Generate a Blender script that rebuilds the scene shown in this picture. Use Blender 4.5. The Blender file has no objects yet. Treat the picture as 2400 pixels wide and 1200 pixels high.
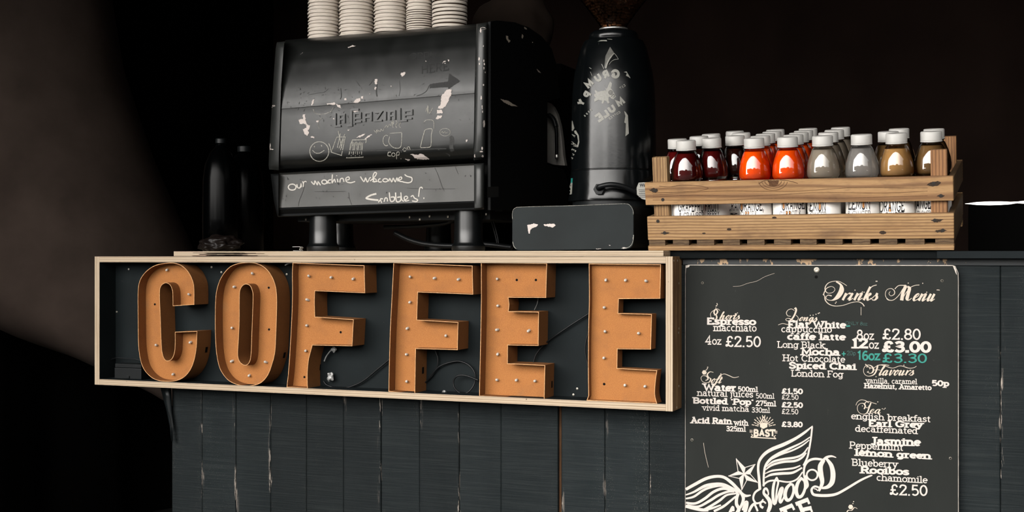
import bpy, bmesh, math, random
from mathutils import Vector, Matrix
from mathutils.bvhtree import BVHTree
from mathutils.geometry import tessellate_polygon

SC = bpy.context.scene
COL = SC.collection
random.seed(7)

# ------------------------------------------------------------------ camera
D, H = 2.5, 1.05                      # distance from the counter front, eye height
YAW = math.radians(21.88)             # camera turned to the left of the counter's normal
FPX = 3000.0                          # focal length in pixels of a 2400 px frame
cam_data = bpy.data.cameras.new('camera')
cam_data.sensor_width = 36.0
cam_data.lens = 36.0 * FPX / 2400.0
cam_data.clip_start = 0.05
cam = bpy.data.objects.new('camera', cam_data)
COL.objects.link(cam)
cam.location = (0, -D, H)
cam.rotation_euler = (math.pi / 2, 0, YAW)
SC.camera = cam

# ------------------------------------------------------------------ sky and exposure
SC.view_settings.view_transform = 'Standard'
SC.view_settings.look = 'None'
SC.view_settings.exposure = 0.0
SC.view_settings.gamma = 1.0
SC.view_settings.use_curve_mapping = False
world = bpy.data.worlds.new('overcast_sky')
SC.world = world
world.use_nodes = True
bg = world.node_tree.nodes['Background']
bg.inputs['Color'].default_value = (1.0, 0.97, 0.93, 1)
bg.inputs['Strength'].default_value = 11.2
# bright overcast, clearer and brighter to the left of the stall than to the right
_t = world.node_tree
_c, _s, _r = _t.nodes.new('ShaderNodeTexCoord'), _t.nodes.new('ShaderNodeSeparateXYZ'), _t.nodes.new('ShaderNodeValToRGB')
_m = _t.nodes.new('ShaderNodeMath')
_m.operation = 'MULTIPLY_ADD'
_m.inputs[1].default_value, _m.inputs[2].default_value = .5, .5
_t.links.new(_c.outputs['Generated'], _s.inputs[0])
_t.links.new(_s.outputs['X'], _m.inputs[0])
_t.links.new(_m.outputs[0], _r.inputs['Fac'])
_els = [_r.color_ramp.elements[0], _r.color_ramp.elements.new(.5), _r.color_ramp.elements.new(.62), _r.color_ramp.elements.new(.75), _r.color_ramp.elements[-1]]
for _e, (_p, _k) in zip([_r.color_ramp.elements[i] for i in range(5)], ((0, 1.35), (.5, 1.15), (.62, .85), (.75, .34), (.92, .1))):
    _e.position = _p
    _e.color = (_k, _k * .97, _k * .93, 1)
_t.links.new(_r.outputs['Color'], bg.inputs['Color'])
SC.cycles.max_bounces = 8
SC.cycles.transparent_max_bounces = 24
SC.cycles.sample_clamp_indirect = 6.0
SC.cycles.use_denoising = True

# ------------------------------------------------------------------ projection helpers
FWD = Vector((-math.sin(YAW), math.cos(YAW), 0))
RGT = Vector((math.cos(YAW), math.sin(YAW), 0))
CAM = Vector((0, -D, H))


def ray(u, v):
    return FWD + RGT * ((u - 1200) / FPX) + Vector((0, 0, (600 - v) / FPX))


def P(u, v, y):
    """the point of the plane y = const seen at pixel (u, v)"""
    d = ray(u, v)
    return CAM + d * ((y + D) / d.y)


def X(u, y):
    return P(u, 600, y).x


def ZZ(u, v, y):
    return P(u, v, y).z


def U(p):
    q = Vector(p) - CAM
    z = q.dot(FWD)
    return 1200 + FPX * q.dot(RGT) / z, 600 - FPX * q.z / z


# ------------------------------------------------------------------ mesh helpers
class MB:
    def __init__(s):
        s.v, s.f, s.m = [], [], []

    def add(s, verts, faces, mi=0):
        o = len(s.v)
        s.v += [Vector(p) for p in verts]
        s.f += [tuple(i + o for i in f) for f in faces]
        s.m += [mi] * len(faces)
        return s

    def box(s, x0, x1, y0, y1, z0, z1, mi=0):
        vs = [(x, y, z) for z in (z0, z1) for y in (y0, y1) for x in (x0, x1)]
        return s.add(vs, [(0, 2, 3, 1), (4, 5, 7, 6), (0, 1, 5, 4), (2, 6, 7, 3), (0, 4, 6, 2), (1, 3, 7, 5)], mi)

    def lathe(s, prof, c=(0, 0, 0), n=32, mi=0, axis='z', caps=True):
        """prof: list of (radius, height) going up"""
        c = Vector(c)
        vs, fs = [], []
        for r, h in prof:
            for k in range(n):
                a = 2 * math.pi * k / n
                p = (r * math.cos(a), r * math.sin(a), h)
                if axis == 'y':
                    p = (p[0], -p[2], p[1])
                elif axis == 'x':
                    p = (p[2], p[0], p[1])
                vs.append(c + Vector(p))
        for i in range(len(prof) - 1):
            for k in range(n):
                k2 = (k + 1) % n
                fs.append((i * n + k, i * n + k2, (i + 1) * n + k2, (i + 1) * n + k))
        if caps:
            fs.append(tuple(reversed(range(n))))
            fs.append(tuple((len(prof) - 1) * n + k for k in range(n)))
        return s.add(vs, fs, mi)

    def tube(s, pts, r, n=10, mi=0, cap=True):
        pts = [Vector(p) for p in pts]
        rs = r if isinstance(r, (list, tuple)) else [r] * len(pts)
        vs, fs = [], []
        up = None
        for i, p in enumerate(pts):
            t = (pts[min(i + 1, len(pts) - 1)] - pts[max(i - 1, 0)]).normalized()
            if up is None:
                up = t.orthogonal().normalized()
            up = (up - t * up.dot(t)).normalized()
            w = t.cross(up)
            for k in range(n):
                a = 2 * math.pi * k / n
                vs.append(p + (up * math.cos(a) + w * math.sin(a)) * rs[i])
        for i in range(len(pts) - 1):
            for k in range(n):
                k2 = (k + 1) % n
                fs.append((i * n + k, i * n + k2, (i + 1) * n + k2, (i + 1) * n + k))
        if cap:
            fs.append(tuple(reversed(range(n))))
            fs.append(tuple((len(pts) - 1) * n + k for k in range(n)))
        return s.add(vs, fs, mi)

    def prism(s, pts, y0, y1, mi=0, mi_side=None):
        """closed outline of (x, z) points extruded along y"""
        n = len(pts)
        vs = [(x, y0, z) for x, z in pts] + [(x, y1, z) for x, z in pts]
        tri = tessellate_polygon([[Vector((x, z, 0)) for x, z in pts]])
        s.add(vs, [tuple(t) for t in tri] + [tuple(i + n for i in reversed(t)) for t in tri], mi)
        o = len(s.v) - 2 * n
        for i in range(n):
            j = (i + 1) % n
            s.f.append((o + i, o + j, o + n + j, o + n + i))
            s.m.append(mi if mi_side is None else mi_side)
        return s

    def build(s, name, mats, parent=None, origin=None, bevel=0, smooth=False, seg=2, local=False, recalc=True):
        base = Vector(origin) if origin is not None else Vector((0, 0, 0))
        inv = Matrix.Translation(-base)
        if parent is not None:
            r = root_of(parent)
            inv = Matrix.Identity(4) if local else (Matrix.Translation(r.location) @ r.rotation_euler.to_matrix().to_4x4()).inverted()
        me = bpy.data.meshes.new(name)
        me.from_pydata([inv @ p for p in s.v], [], s.f)
        if not isinstance(mats, (list, tuple)):
            mats = [mats]
        for m in mats:
            me.materials.append(m)
        me.polygons.foreach_set('material_index', s.m)
        if recalc:
            bm = bmesh.new()
            bm.from_mesh(me)
            bmesh.ops.recalc_face_normals(bm, faces=bm.faces)
            bm.to_mesh(me)
            bm.free()
        if smooth:
            me.polygons.foreach_set('use_smooth', [True] * len(me.polygons))
            if smooth is not True:
                me.set_sharp_from_angle(angle=math.radians(smooth))
        o = bpy.data.objects.new(name, me)
        COL.objects.link(o)
        if parent is not None:
            o.parent = parent
        else:
            o.location = base
        if bevel:
            b = o.modifiers.new('bevel', 'BEVEL')
            b.width = bevel
            b.segments = seg
            b.limit_method = 'ANGLE'
            b.angle_limit = math.radians(40)
        return o


def root_of(o):
    while o.parent is not None:
        o = o.parent
    return o


def tag(o, label, cat, group=None, kind=None):
    o['label'] = label
    o['category'] = cat
    if group:
        o['group'] = group
    if kind:
        o['kind'] = kind
    return o


def thing(name, loc, label, cat, group=None, rot=(0, 0, 0)):
    o = bpy.data.objects.new(name, None)
    COL.objects.link(o)
    o.location = loc
    o.rotation_euler = rot
    o.empty_display_size = 0.05
    return tag(o, label, cat, group)


def struct(o):
    o['kind'] = 'structure'
    return o


def bvh_of(*objs):
    """world-space ray-casting tree of already built meshes"""
    vs, fs = [], []
    for o in objs:
        bpy.context.view_layer.update()
        k = len(vs)
        vs += [o.matrix_world @ v.co for v in o.data.vertices]
        fs += [tuple(i + k for i in p.vertices) for p in o.data.polygons]
    return BVHTree.FromPolygons(vs, fs)


# ------------------------------------------------------------------ 2-D line work
def catmull(pts, n=6, closed=False):
    pts = [Vector(p).to_2d() if len(p) > 2 else Vector(p) for p in pts]
    if len(pts) < 3:
        return pts
    out = []
    N = len(pts)
    rng = range(N) if closed else range(N - 1)
    for i in rng:
        if closed:
            p0, p1, p2, p3 = pts[i - 1], pts[i], pts[(i + 1) % N], pts[(i + 2) % N]
        else:
            p0, p1, p2, p3 = pts[max(i - 1, 0)], pts[i], pts[i + 1], pts[min(i + 2, N - 1)]
        for k in range(n):
            t = k / n
            out.append(0.5 * ((2 * p1) + (p2 - p0) * t + (2 * p0 - 5 * p1 + 4 * p2 - p3) * t * t
                              + (3 * p1 - p0 - 3 * p2 + p3) * t ** 3))
    if not closed:
        out.append(pts[-1])
    return out


def cat3(pts, n=8):
    pts = [Vector(p) for p in pts]
    N = len(pts)
    out = []
    for i in range(N - 1):
        p0, p1, p2, p3 = pts[max(i - 1, 0)], pts[i], pts[i + 1], pts[min(i + 2, N - 1)]
        for k in range(n):
            t = k / n
            out.append(0.5 * ((2 * p1) + (p2 - p0) * t + (2 * p0 - 5 * p1 + 4 * p2 - p3) * t * t
                              + (3 * p1 - p0 - 3 * p2 + p3) * t ** 3))
    out.append(pts[-1])
    return out


def E(cx, cy, rx, ry, a0=0, a1=360, n=18):
    m = max(4, int(n * abs(a1 - a0) / 360 + .5))
    return [(cx + rx * math.cos(math.radians(a0 + (a1 - a0) * k / m)),
             cy + ry * math.sin(math.radians(a0 + (a1 - a0) * k / m))) for k in range(m + 1)]


def ribbon(pts, w):
    """list of quads (each four 2-D points) covering a stroke; w is a width or one width per point"""
    P2 = []
    for p in pts:
        p = Vector((p[0], p[1]))
        if not P2 or (p - P2[-1]).length > 1e-6:
            P2.append(p)
    n = len(P2)
    if n < 2:
        return []
    ws = list(w) if isinstance(w, (list, tuple)) else [w] * n
    if len(ws) != n:
        ws = [ws[min(int(i * len(ws) / n), len(ws) - 1)] for i in range(n)]
    closed = n > 4 and (P2[0] - P2[-1]).length < 1e-4
    L, R = [], []
    for i in range(n):
        if closed and i in (0, n - 1):
            a, b = P2[n - 2], P2[1]
            d1, d2 = (P2[0] - a), (b - P2[0])
        else:
            d1 = P2[i] - P2[i - 1] if i else P2[1] - P2[0]
            d2 = P2[i + 1] - P2[i] if i < n - 1 else P2[n - 1] - P2[n - 2]
        d1 = d1.normalized()
        d2 = d2.normalized()
        t = d1 + d2
        if t.length < 1e-3:
            t = d1
        t.normalize()
        nrm = Vector((-t.y, t.x))
        k = min(1.0 / max(abs(Vector((-d1.y, d1.x)).dot(nrm)), .35), 2.0)
        L.append(P2[i] + nrm * ws[i] / 2 * k)
        R.append(P2[i] - nrm * ws[i] / 2 * k)
    return [(L[i], L[i + 1], R[i + 1], R[i]) for i in range(n - 1)]


def pen(pts, thin, thick, n=6, smooth=True, ydown=True):
    """pointed-pen stroke: down strokes are thick, up strokes thin"""
    q = catmull(pts, n) if smooth and len(pts) > 2 else [Vector(p) for p in pts]
    ws = []
    for i in range(len(q)):
        t = q[min(i + 1, len(q) - 1)] - q[max(i - 1, 0)]
        if t.length > 0:
            t.normalize()
        dn = t.y if ydown else -t.y
        ws.append(thin + (thick - thin) * max(0, dn) ** 1.3)
    for _ in range(2):
        ws = [(ws[max(i - 1, 0)] + ws[i] * 2 + ws[min(i + 1, len(ws) - 1)]) / 4 for i in range(len(ws))]
    return ribbon(q, ws)


# ---- a slab-serif stroke alphabet: width, strokes, serifs (x, y, left, right); cap height 1, x-height .68
def _dot(x, y):
    return [(x, y - .07), (x, y + .07)]


S_ = .13
GL = {
    'a': (.66, [E(.27, .2, .2, .2), [(.09, .56)] + E(.27, .46, .2, .22, 130, 0) + [(.47, 0)]], [(.47, 0, 0, S_)]),
    'b': (.68, [[(.15, 1), (.15, 0)], E(.37, .34, .22, .34)], [(.15, 1, S_, 0)]),
    'c': (.58, [E(.33, .34, .24, .34, 50, 310)], []),
    'd': (.70, [E(.3, .34, .22, .34), [(.52, 1), (.52, 0)]], [(.52, 1, S_, 0), (.52, 0, 0, S_)]),
    'e': (.60, [E(.32, .34, .24, .34, 2, 318), [(.09, .36), (.56, .36)]], []),
    'f': (.44, [E(.35, .82, .15, .18, 40, 180) + [(.2, 0)], [(.03, .66), (.4, .66)]], [(.2, 0, S_, S_)]),
    'g': (.68, [E(.3, .34, .22, .34), [(.52, .68), (.52, -.08)] + E(.3, -.08, .22, .2, 0, -150)], [(.52, .66, 0, S_)]),
    'h': (.76, [[(.16, 1), (.16, 0)], E(.38, .42, .22, .26, 170, 0) + [(.6, 0)]],
          [(.16, 1, S_, 0), (.16, 0, S_, S_), (.6, 0, S_, S_)]),
    'i': (.36, [[(.18, .67), (.18, 0)], _dot(.18, .93)], [(.18, .67, S_, 0), (.18, 0, S_, S_)]),
    'j': (.36, [[(.2, .67), (.2, -.1)] + E(.06, -.1, .14, .16, 0, -110), _dot(.2, .93)], [(.2, .67, S_, 0)]),
    'k': (.70, [[(.15, 1), (.15, 0)], [(.54, .66), (.17, .27)], [(.3, .38), (.58, 0)]],
          [(.15, 1, S_, 0), (.15, 0, S_, S_), (.54, .67, S_, S_), (.6, 0, S_, S_)]),
    'l': (.36, [[(.18, 1), (.18, 0)]], [(.18, 1, S_, 0), (.18, 0, S_, S_)]),
    'm': (1.1, [[(.16, .68), (.16, 0)], E(.35, .42, .19, .26, 170, 0) + [(.54, 0)], E(.73, .42, .19, .26, 170, 0) + [(.92, 0)]],
          [(.16, .67, S_, 0), (.16, 0, S_, S_), (.54, 0, S_, S_), (.92, 0, S_, S_)]),
    'n': (.76, [[(.16, .68), (.16, 0)], E(.38, .42, .22, .26, 170, 0) + [(.6, 0)]],
          [(.16, .67, S_, 0), (.16, 0, S_, S_), (.6, 0, S_, S_)]),
    'o': (.64, [E(.32, .34, .25, .34)], []),
    'p': (.70, [[(.16, .68), (.16, -.3)], E(.38, .34, .22, .34)], [(.16, .67, S_, 0), (.16, -.3, S_, S_)]),
    'r': (.52, [[(.17, .68), (.17, 0)], E(.37, .4, .2, .27, 175, 60)], [(.17, .67, S_, 0), (.17, 0, S_, S_)]),
    's': (.54, [catmull([(.44, .52), (.4, .64), (.27, .68), (.12, .6), (.14, .44), (.27, .35), (.42, .26), (.44, .1), (.27, 0), (.12, .05), (.08, .17)], 3)], []),
    't': (.46, [[(.2, .9), (.2, .16)] + E(.32, .14, .12, .14, 180, 310), [(.04, .66), (.4, .66)]], []),
    'u': (.76, [[(.16, .68), (.16, .25)] + E(.37, .24, .21, .24, 180, 360), [(.58, .68), (.58, 0)]],
          [(.16, .67, S_, 0), (.58, .67, S_, 0), (.58, 0, 0, S_)]),
    'v': (.66, [[(.1, .66), (.33, 0), (.56, .66)]], [(.1, .67, S_, S_), (.56, .67, S_, S_)]),
    'w': (.98, [[(.1, .66), (.3, 0), (.49, .62), (.68, 0), (.88, .66)]], [(.1, .67, S_, S_), (.88, .67, S_, S_)]),
    'y': (.66, [[(.1, .66), (.34, .03)], [(.57, .66), (.26, -.28), (.1, -.3)]], [(.1, .67, S_, S_), (.57, .67, S_, S_)]),
    'z': (.56, [[(.08, .56), (.08, .66), (.48, .66), (.08, .01), (.5, .01), (.5, .12)]], []),
    'A': (.90, [[(.14, 0), (.45, 1), (.76, 0)], [(.25, .34), (.65, .34)]], [(.14, 0, S_, S_), (.76, 0, S_, S_), (.45, 1, S_, 0)]),
    'B': (.80, [[(.16, 1), (.16, 0)], [(.1, 1), (.4, 1)] + E(.42, .76, .22, .24, 90, -90) + [(.16, .52)],
                [(.4, .52)] + E(.44, .26, .25, .26, 90, -90) + [(.06, 0)]], [(.16, 1, S_, 0)]),
    'C': (.86, [E(.46, .5, .36, .5, 40, 320), [(.74, .72), (.74, 1)]], []),
    'D': (.88, [[(.16, 1), (.16, 0)], [(.06, 1), (.4, 1)] + E(.42, .5, .36, .5, 90, -90) + [(.06, 0)]], []),
    'E': (.76, [[(.16, 1), (.16, 0)], [(.05, 1), (.64, 1), (.64, .8)], [(.16, .52), (.5, .52)], [(.05, 0), (.67, 0), (.67, .22)]],
          []),
    'F': (.72, [[(.16, 1), (.16, 0)], [(.05, 1), (.64, 1), (.64, .78)], [(.16, .5), (.5, .5)]], [(.16, 0, S_, S_)]),
    'G': (.92, [E(.46, .5, .37, .5, 42, 352), [(.5, .44), (.88, .44)], [(.75, .74), (.75, .98)]], []),
    'H': (.92, [[(.18, 1), (.18, 0)], [(.74, 1), (.74, 0)], [(.18, .52), (.74, .52)]],
          [(.18, 1, S_, S_), (.18, 0, S_, S_), (.74, 1, S_, S_), (.74, 0, S_, S_)]),
    'I': (.40, [[(.2, 1), (.2, 0)]], [(.2, 1, S_, S_), (.2, 0, S_, S_)]),
    'J': (.56, [[(.36, 1), (.36, .22)] + E(.2, .2, .16, .2, 0, -160)], [(.36, 1, S_, S_)]),
    'K': (.84, [[(.16, 1), (.16, 0)], [(.7, 1), (.18, .42)], [(.36, .6), (.74, 0)]], [(.16, 1, S_, S_), (.16, 0, S_, S_), (.74, 0, S_, S_)]),
    'L': (.72, [[(.18, 1), (.18, 0)], [(.05, 0), (.64, 0), (.64, .26)]], [(.18, 1, S_, S_)]),
    'M': (1.06, [[(.16, 0), (.2, 1), (.53, .22), (.86, 1), (.9, 0)]],
          [(.16, 0, S_, S_), (.9, 0, S_, S_), (.18, 1, S_, 0), (.88, 1, 0, S_)]),
    'N': (.92, [[(.16, 0), (.16, 1), (.76, 0), (.76, 1)]], [(.16, 0, S_, S_), (.76, 1, S_, S_)]),
    'O': (.92, [E(.46, .5, .37, .5)], []),
    'P': (.76, [[(.16, 1), (.16, 0)], [(.05, 1), (.4, 1)] + E(.42, .72, .25, .28, 90, -90) + [(.16, .44)]], [(.16, 0, S_, S_)]),
    'R': (.84, [[(.16, 1), (.16, 0)], [(.05, 1), (.4, 1)] + E(.42, .74, .24, .26, 90, -90) + [(.16, .48)], [(.42, .48), (.7, 0)]],
          [(.16, 0, S_, S_), (.72, 0, S_ * .6, S_)]),
    'S': (.70, [catmull([(.58, .76), (.52, .94), (.34, 1), (.14, .88), (.16, .64), (.35, .52), (.56, .4), (.58, .14), (.35, 0), (.16, .06), (.1, .26)], 3)], []),
    'T': (.80, [[(.4, 1), (.4, 0)], [(.08, .78), (.08, 1), (.72, 1), (.72, .78)]], [(.4, 0, S_, S_)]),
    'U': (.88, [[(.16, 1), (.16, .3)] + E(.44, .3, .28, .3, 180, 360) + [(.72, 1)]], [(.16, 1, S_, S_), (.72, 1, S_, S_)]),
    'W': (1.2, [[(.12, 1), (.36, 0), (.6, .9), (.84, 0), (1.08, 1)]], [(.12, 1, S_, S_), (1.08, 1, S_, S_)]),
    'Y': (.82, [[(.12, 1), (.41, .46), (.7, 1)], [(.41, .46), (.41, 0)]], [(.12, 1, S_, S_), (.7, 1, S_, S_), (.41, 0, S_, S_)]),
    '0': (.68, [E(.34, .5, .25, .5)], []),
    '1': (.52, [[(.1, .84), (.28, 1), (.28, 0)]], [(.28, 0, .18, .18)]),
    '2': (.66, [catmull([(.1, .72), (.16, .94), (.34, 1), (.53, .9), (.54, .68), (.36, .4), (.1, .01)], 3) + [(.58, .01), (.58, .14)]], []),
    '3': (.66, [catmull([(.1, .86), (.3, 1), (.52, .9), (.5, .64), (.28, .54), (.5, .46), (.57, .22), (.44, .03), (.26, 0), (.08, .14)], 3)], []),
    '4': (.68, [[(.46, 0), (.46, 1), (.06, .28), (.62, .28)]], [(.46, 0, S_, S_)]),
    '5': (.66, [[(.54, 1), (.16, 1), (.13, .55)] + E(.32, .31, .25, .31, 130, -140)], []),
    '6': (.66, [catmull([(.52, .92), (.34, 1), (.15, .8), (.09, .4), (.16, .1), (.33, 0), (.53, .12), (.55, .42), (.4, .58), (.2, .52), (.11, .34)], 3)], []),
    '7': (.64, [[(.1, .84), (.1, 1), (.56, 1), (.26, 0)]], []),
    '8': (.66, [E(.33, .76, .2, .24), E(.33, .26, .25, .26)], []),
    '9': (.66, [E(.33, .68, .22, .32), catmull([(.55, .66), (.5, .2), (.32, 0), (.14, .06)], 3)], []),
    '£': (.74, [catmull([(.6, .78), (.52, .96), (.38, 1), (.24, .86), (.24, .6), (.27, .3), (.2, .08), (.1, .05), (.1, .16), (.24, .14), (.44, .02), (.58, .03), (.64, .2)], 3),
                [(.08, .48), (.5, .48)]], []),
    '.': (.30, [[(.15, 0), (.15, .1)]], []),
    ',': (.30, [[(.16, .1), (.1, -.16)]], []),
    "'": (.26, [[(.13, 1), (.13, .74)]], []),
    '!': (.30, [[(.15, 1), (.15, .3)], [(.15, 0), (.15, .1)]], []),
    '+': (.60, [[(.3, .7), (.3, .1)], [(.05, .4), (.55, .4)]], []),
    '&': (.84, [catmull([(.74, 0), (.2, .68), (.22, .94), (.4, .98), (.48, .8), (.16, .4), (.12, .14), (.3, 0), (.56, .14), (.7, .42)], 3)], []),
    ' ': (.36, [], []),
}


def glyph_strokes(ch, w, serif=True):
    """ribbons of one letter in font units"""
    wd, st, se = GL[ch]
    out = []
    if ch == '.':
        return wd, ribbon([(.15, 0), (.15, w * 1.05)], w * 1.1)
    if ch == ',':
        return wd, ribbon([(.17, w * 1.05), (.16, 0), (.09, -.17)], [w * 1.1, w * 1.0, w * .4])
    f = lambda p: (p[0], w / 2 + p[1] * (1 - w))
    for s in st:
        out += ribbon([f(p) for p in s], w)
    if serif:
        t = min(w, .16) * .95
        for x, y, a, b in se:
            yy = f((x, y))[1]
            yc = yy + (-(w - t) / 2 if y < .3 else (w - t) / 2) if y in (0, 1, .67, -.3) else yy
            l, r = (a + w / 2 if a else w / 2), (b + w / 2 if b else w / 2)
            out += ribbon([(x - l, yc), (x + r, yc)], t)
    return wd, out


def text(s, u0, u1, vl, vr, cap, w=.12, serif=True, track=0.0):
    """quads of a line of lettering between pixels u0..u1 with baseline vl..vr and cap height cap"""
    adv = sum(GL[c][0] + track for c in s) - track
    cap *= 1.12 if w > .17 and serif else 1.06 if serif else 1.0
    sx = (u1 - u0) / adv
    out = []
    x = 0.0
    for c in s:
        wd, q = glyph_strokes(c, w, serif)
        for quad in q:
            out.append([Vector((u0 + (x + a.x) * sx, vl + (vr - vl) * (x + a.x) / adv - a.y * cap)) for a in quad])
        x += wd + track
    return out


def place_glyph(ch, c, d, h, w=.24, serif=True, aspect=1.0, mirror_up=None):
    """one letter centred at c, reading direction d (pixels, y down); 'up' given or perpendicular"""
    d = Vector(d).normalized()
    up = Vector(mirror_up).normalized() if mirror_up else Vector((d.y, -d.x))
    wd, q = glyph_strokes(ch, w, serif)
    c = Vector(c)
    return [[c + d * ((a.x - wd / 2) * h * aspect) + up * ((a.y - .5) * h) for a in quad] for quad in q]


def tr(quads, ox, oy, k):
    """crop pixels -> photograph pixels"""
    return [[Vector((ox + p[0] / k, oy + p[1] / k)) for p in q] for q in quads]


def poly(pts, jag=0.0):
    """triangles of a filled 2-D outline, optionally with a ragged edge"""
    pts = [Vector((p[0], p[1])) for p in pts]
    if jag:
        q = []
        for i, p in enumerate(pts):
            r = pts[(i + 1) % len(pts)]
            n = max(2, int((r - p).length / (jag * 2.2)))
            for k in range(n):
                q.append(p.lerp(r, k / n) + Vector((random.uniform(-jag, jag), random.uniform(-jag, jag))) * (1 if k else .5))
        pts = q
    tri = tessellate_polygon([[p.to_3d() for p in pts]])
    return [[pts[i] for i in t] for t in tri]


def finer(faces, size):
    """cut flat line work into pieces no longer than size so that it follows a curved surface"""
    out = []
    todo = [list(f) for f in faces]
    while todo:
        f = todo.pop()
        n = len(f)
        L = [(f[(i + 1) % n] - f[i]).length for i in range(n)]
        k = max(range(n), key=lambda i: L[i])
        if L[k] <= size:
            out.append(f)
        elif n == 3:
            m = (f[k] + f[(k + 1) % 3]) / 2
            todo += [[f[k], m, f[(k + 2) % 3]], [m, f[(k + 1) % 3], f[(k + 2) % 3]]]
        elif n == 4:
            a, b_, c, d = f[k], f[(k + 1) % 4], f[(k + 2) % 4], f[(k + 3) % 4]
            m1, m2 = (a + b_) / 2, (c + d) / 2
            todo += [[a, m1, m2, d], [m1, b_, c, m2]]
        else:
            out.append(f)
    return out


def decal(faces2d, hit, name, mat, parent, lift=.0005, local=False, size=0):
    """lay flat line work on a surface: hit(u, v) -> (point, normal) or None"""
    mb = MB()
    cache = {}
    if size:
        faces2d = finer(faces2d, size)

    def h(p):
        k = (round(p[0], 3), round(p[1], 3))
        if k not in cache:
            r = hit(p[0], p[1])
            cache[k] = r
        return cache[k]
    for i, f in enumerate(faces2d):
        v = [h(p) for p in f]
        if any(a is None for a in v):
            continue
        # overlapping strokes each a hair apart, as wet paint lies
        v = [a[0] + a[1] * (lift + (i % 37) * 7e-6) for a in v]
        mb.add(v, [tuple(range(len(v)))])
    return mb.build(name, mat, parent, recalc=False)


def on_bvh(tree):
    def hit(u, v):
        d = ray(u, v).normalized()
        loc, nor, idx, dist = tree.ray_cast(CAM, d)
        if loc is None:
            return None
        if nor.dot(d) > 0:
            nor = -nor
        return loc, nor
    return hit


def on_plane(y):
    def hit(u, v):
        return P(u, v, y), Vector((0, -1, 0))
    return hit

# ------------------------------------------------------------------ materials
class NT:
    """small helper around a node tree"""
    def __init__(s, name, rough=.6, spec=.5, metal=0.0):
        s.mat = bpy.data.materials.new(name)
        s.mat.use_nodes = True
        s.t = s.mat.node_tree
        s.b = s.t.nodes['Principled BSDF']
        s.b.inputs['Roughness'].default_value = rough
        s.b.inputs['Specular IOR Level'].default_value = spec
        s.b.inputs['Metallic'].default_value = metal

    def n(s, kind, **kw):
        x = s.t.nodes.new(kind)
        for k, v in kw.items():
            setattr(x, k, v)
        return x

    def link(s, a, b):
        s.t.links.new(a, b)

    def coord(s, out='Object', scale=(1, 1, 1), rot=(0, 0, 0), loc=(0, 0, 0)):
        c = s.n('ShaderNodeTexCoord')
        m = s.n('ShaderNodeMapping')
        m.inputs['Scale'].default_value = scale
        m.inputs['Rotation'].default_value = rot
        m.inputs['Location'].default_value = loc
        s.link(c.outputs[out], m.inputs['Vector'])
        return m.outputs['Vector']

    def noise(s, vec, scale=5, detail=3, rough=.5, dist=0.0):
        x = s.n('ShaderNodeTexNoise')
        x.inputs['Scale'].default_value = scale
        x.inputs['Detail'].default_value = detail
        x.inputs['Roughness'].default_value = rough
        x.inputs['Distortion'].default_value = dist
        s.link(vec, x.inputs['Vector'])
        return x.outputs['Fac']

    def ramp(s, fac, stops, interp='LINEAR'):
        x = s.n('ShaderNodeValToRGB')
        x.color_ramp.interpolation = interp
        el = x.color_ramp.elements
        while len(el) < len(stops):
            el.new(.5)
        for e, (p, c) in zip(el, stops):
            e.position = p
            e.color = (c, c, c, 1) if isinstance(c, (int, float)) else (*c[:3], 1)
        s.link(fac, x.inputs['Fac'])
        return x.outputs['Color']

    def mix(s, fac, a, b, blend='MIX'):
        x = s.n('ShaderNodeMix', data_type='RGBA', blend_type=blend)
        for sock, v in ((x.inputs['Factor'], fac), (x.inputs['A'], a), (x.inputs['B'], b)):
            if hasattr(v, 'is_linked') or hasattr(v, 'links'):
                s.link(v, sock)
            elif isinstance(v, (tuple, list)):
                sock.default_value = (*v[:3], 1)
            else:
                sock.default_value = v if sock.type == 'VALUE' else (v, v, v, 1)
        return x.outputs['Result']

    def math(s, op, a, b=0.0):
        x = s.n('ShaderNodeMath', operation=op)
        for i, v in enumerate((a, b)):
            if isinstance(v, (int, float)):
                x.inputs[i].default_value = v
            else:
                s.link(v, x.inputs[i])
        return x.outputs[0]

    def color(s, c):
        if isinstance(c, (tuple, list)):
            s.b.inputs['Base Color'].default_value = (*c[:3], 1)
        else:
            s.link(c, s.b.inputs['Base Color'])
        return s

    def bump(s, h, strength=.3, dist=.002):
        x = s.n('ShaderNodeBump')
        x.inputs['Strength'].default_value = strength
        x.inputs['Distance'].default_value = dist
        s.link(h, x.inputs['Height'])
        s.link(x.outputs['Normal'], s.b.inputs['Normal'])
        return s


def plain(name, c, rough=.6, spec=.5, metal=0.0, var=.15, scale=40):
    m = NT(name, rough, spec, metal)
    f = m.noise(m.coord(), scale, 4, .6)
    lo = tuple(x * (1 - var) for x in c)
    hi = tuple(min(1, x * (1 + var)) for x in c)
    m.color(m.ramp(f, [(.3, lo), (.7, hi)]))
    return m.mat


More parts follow.
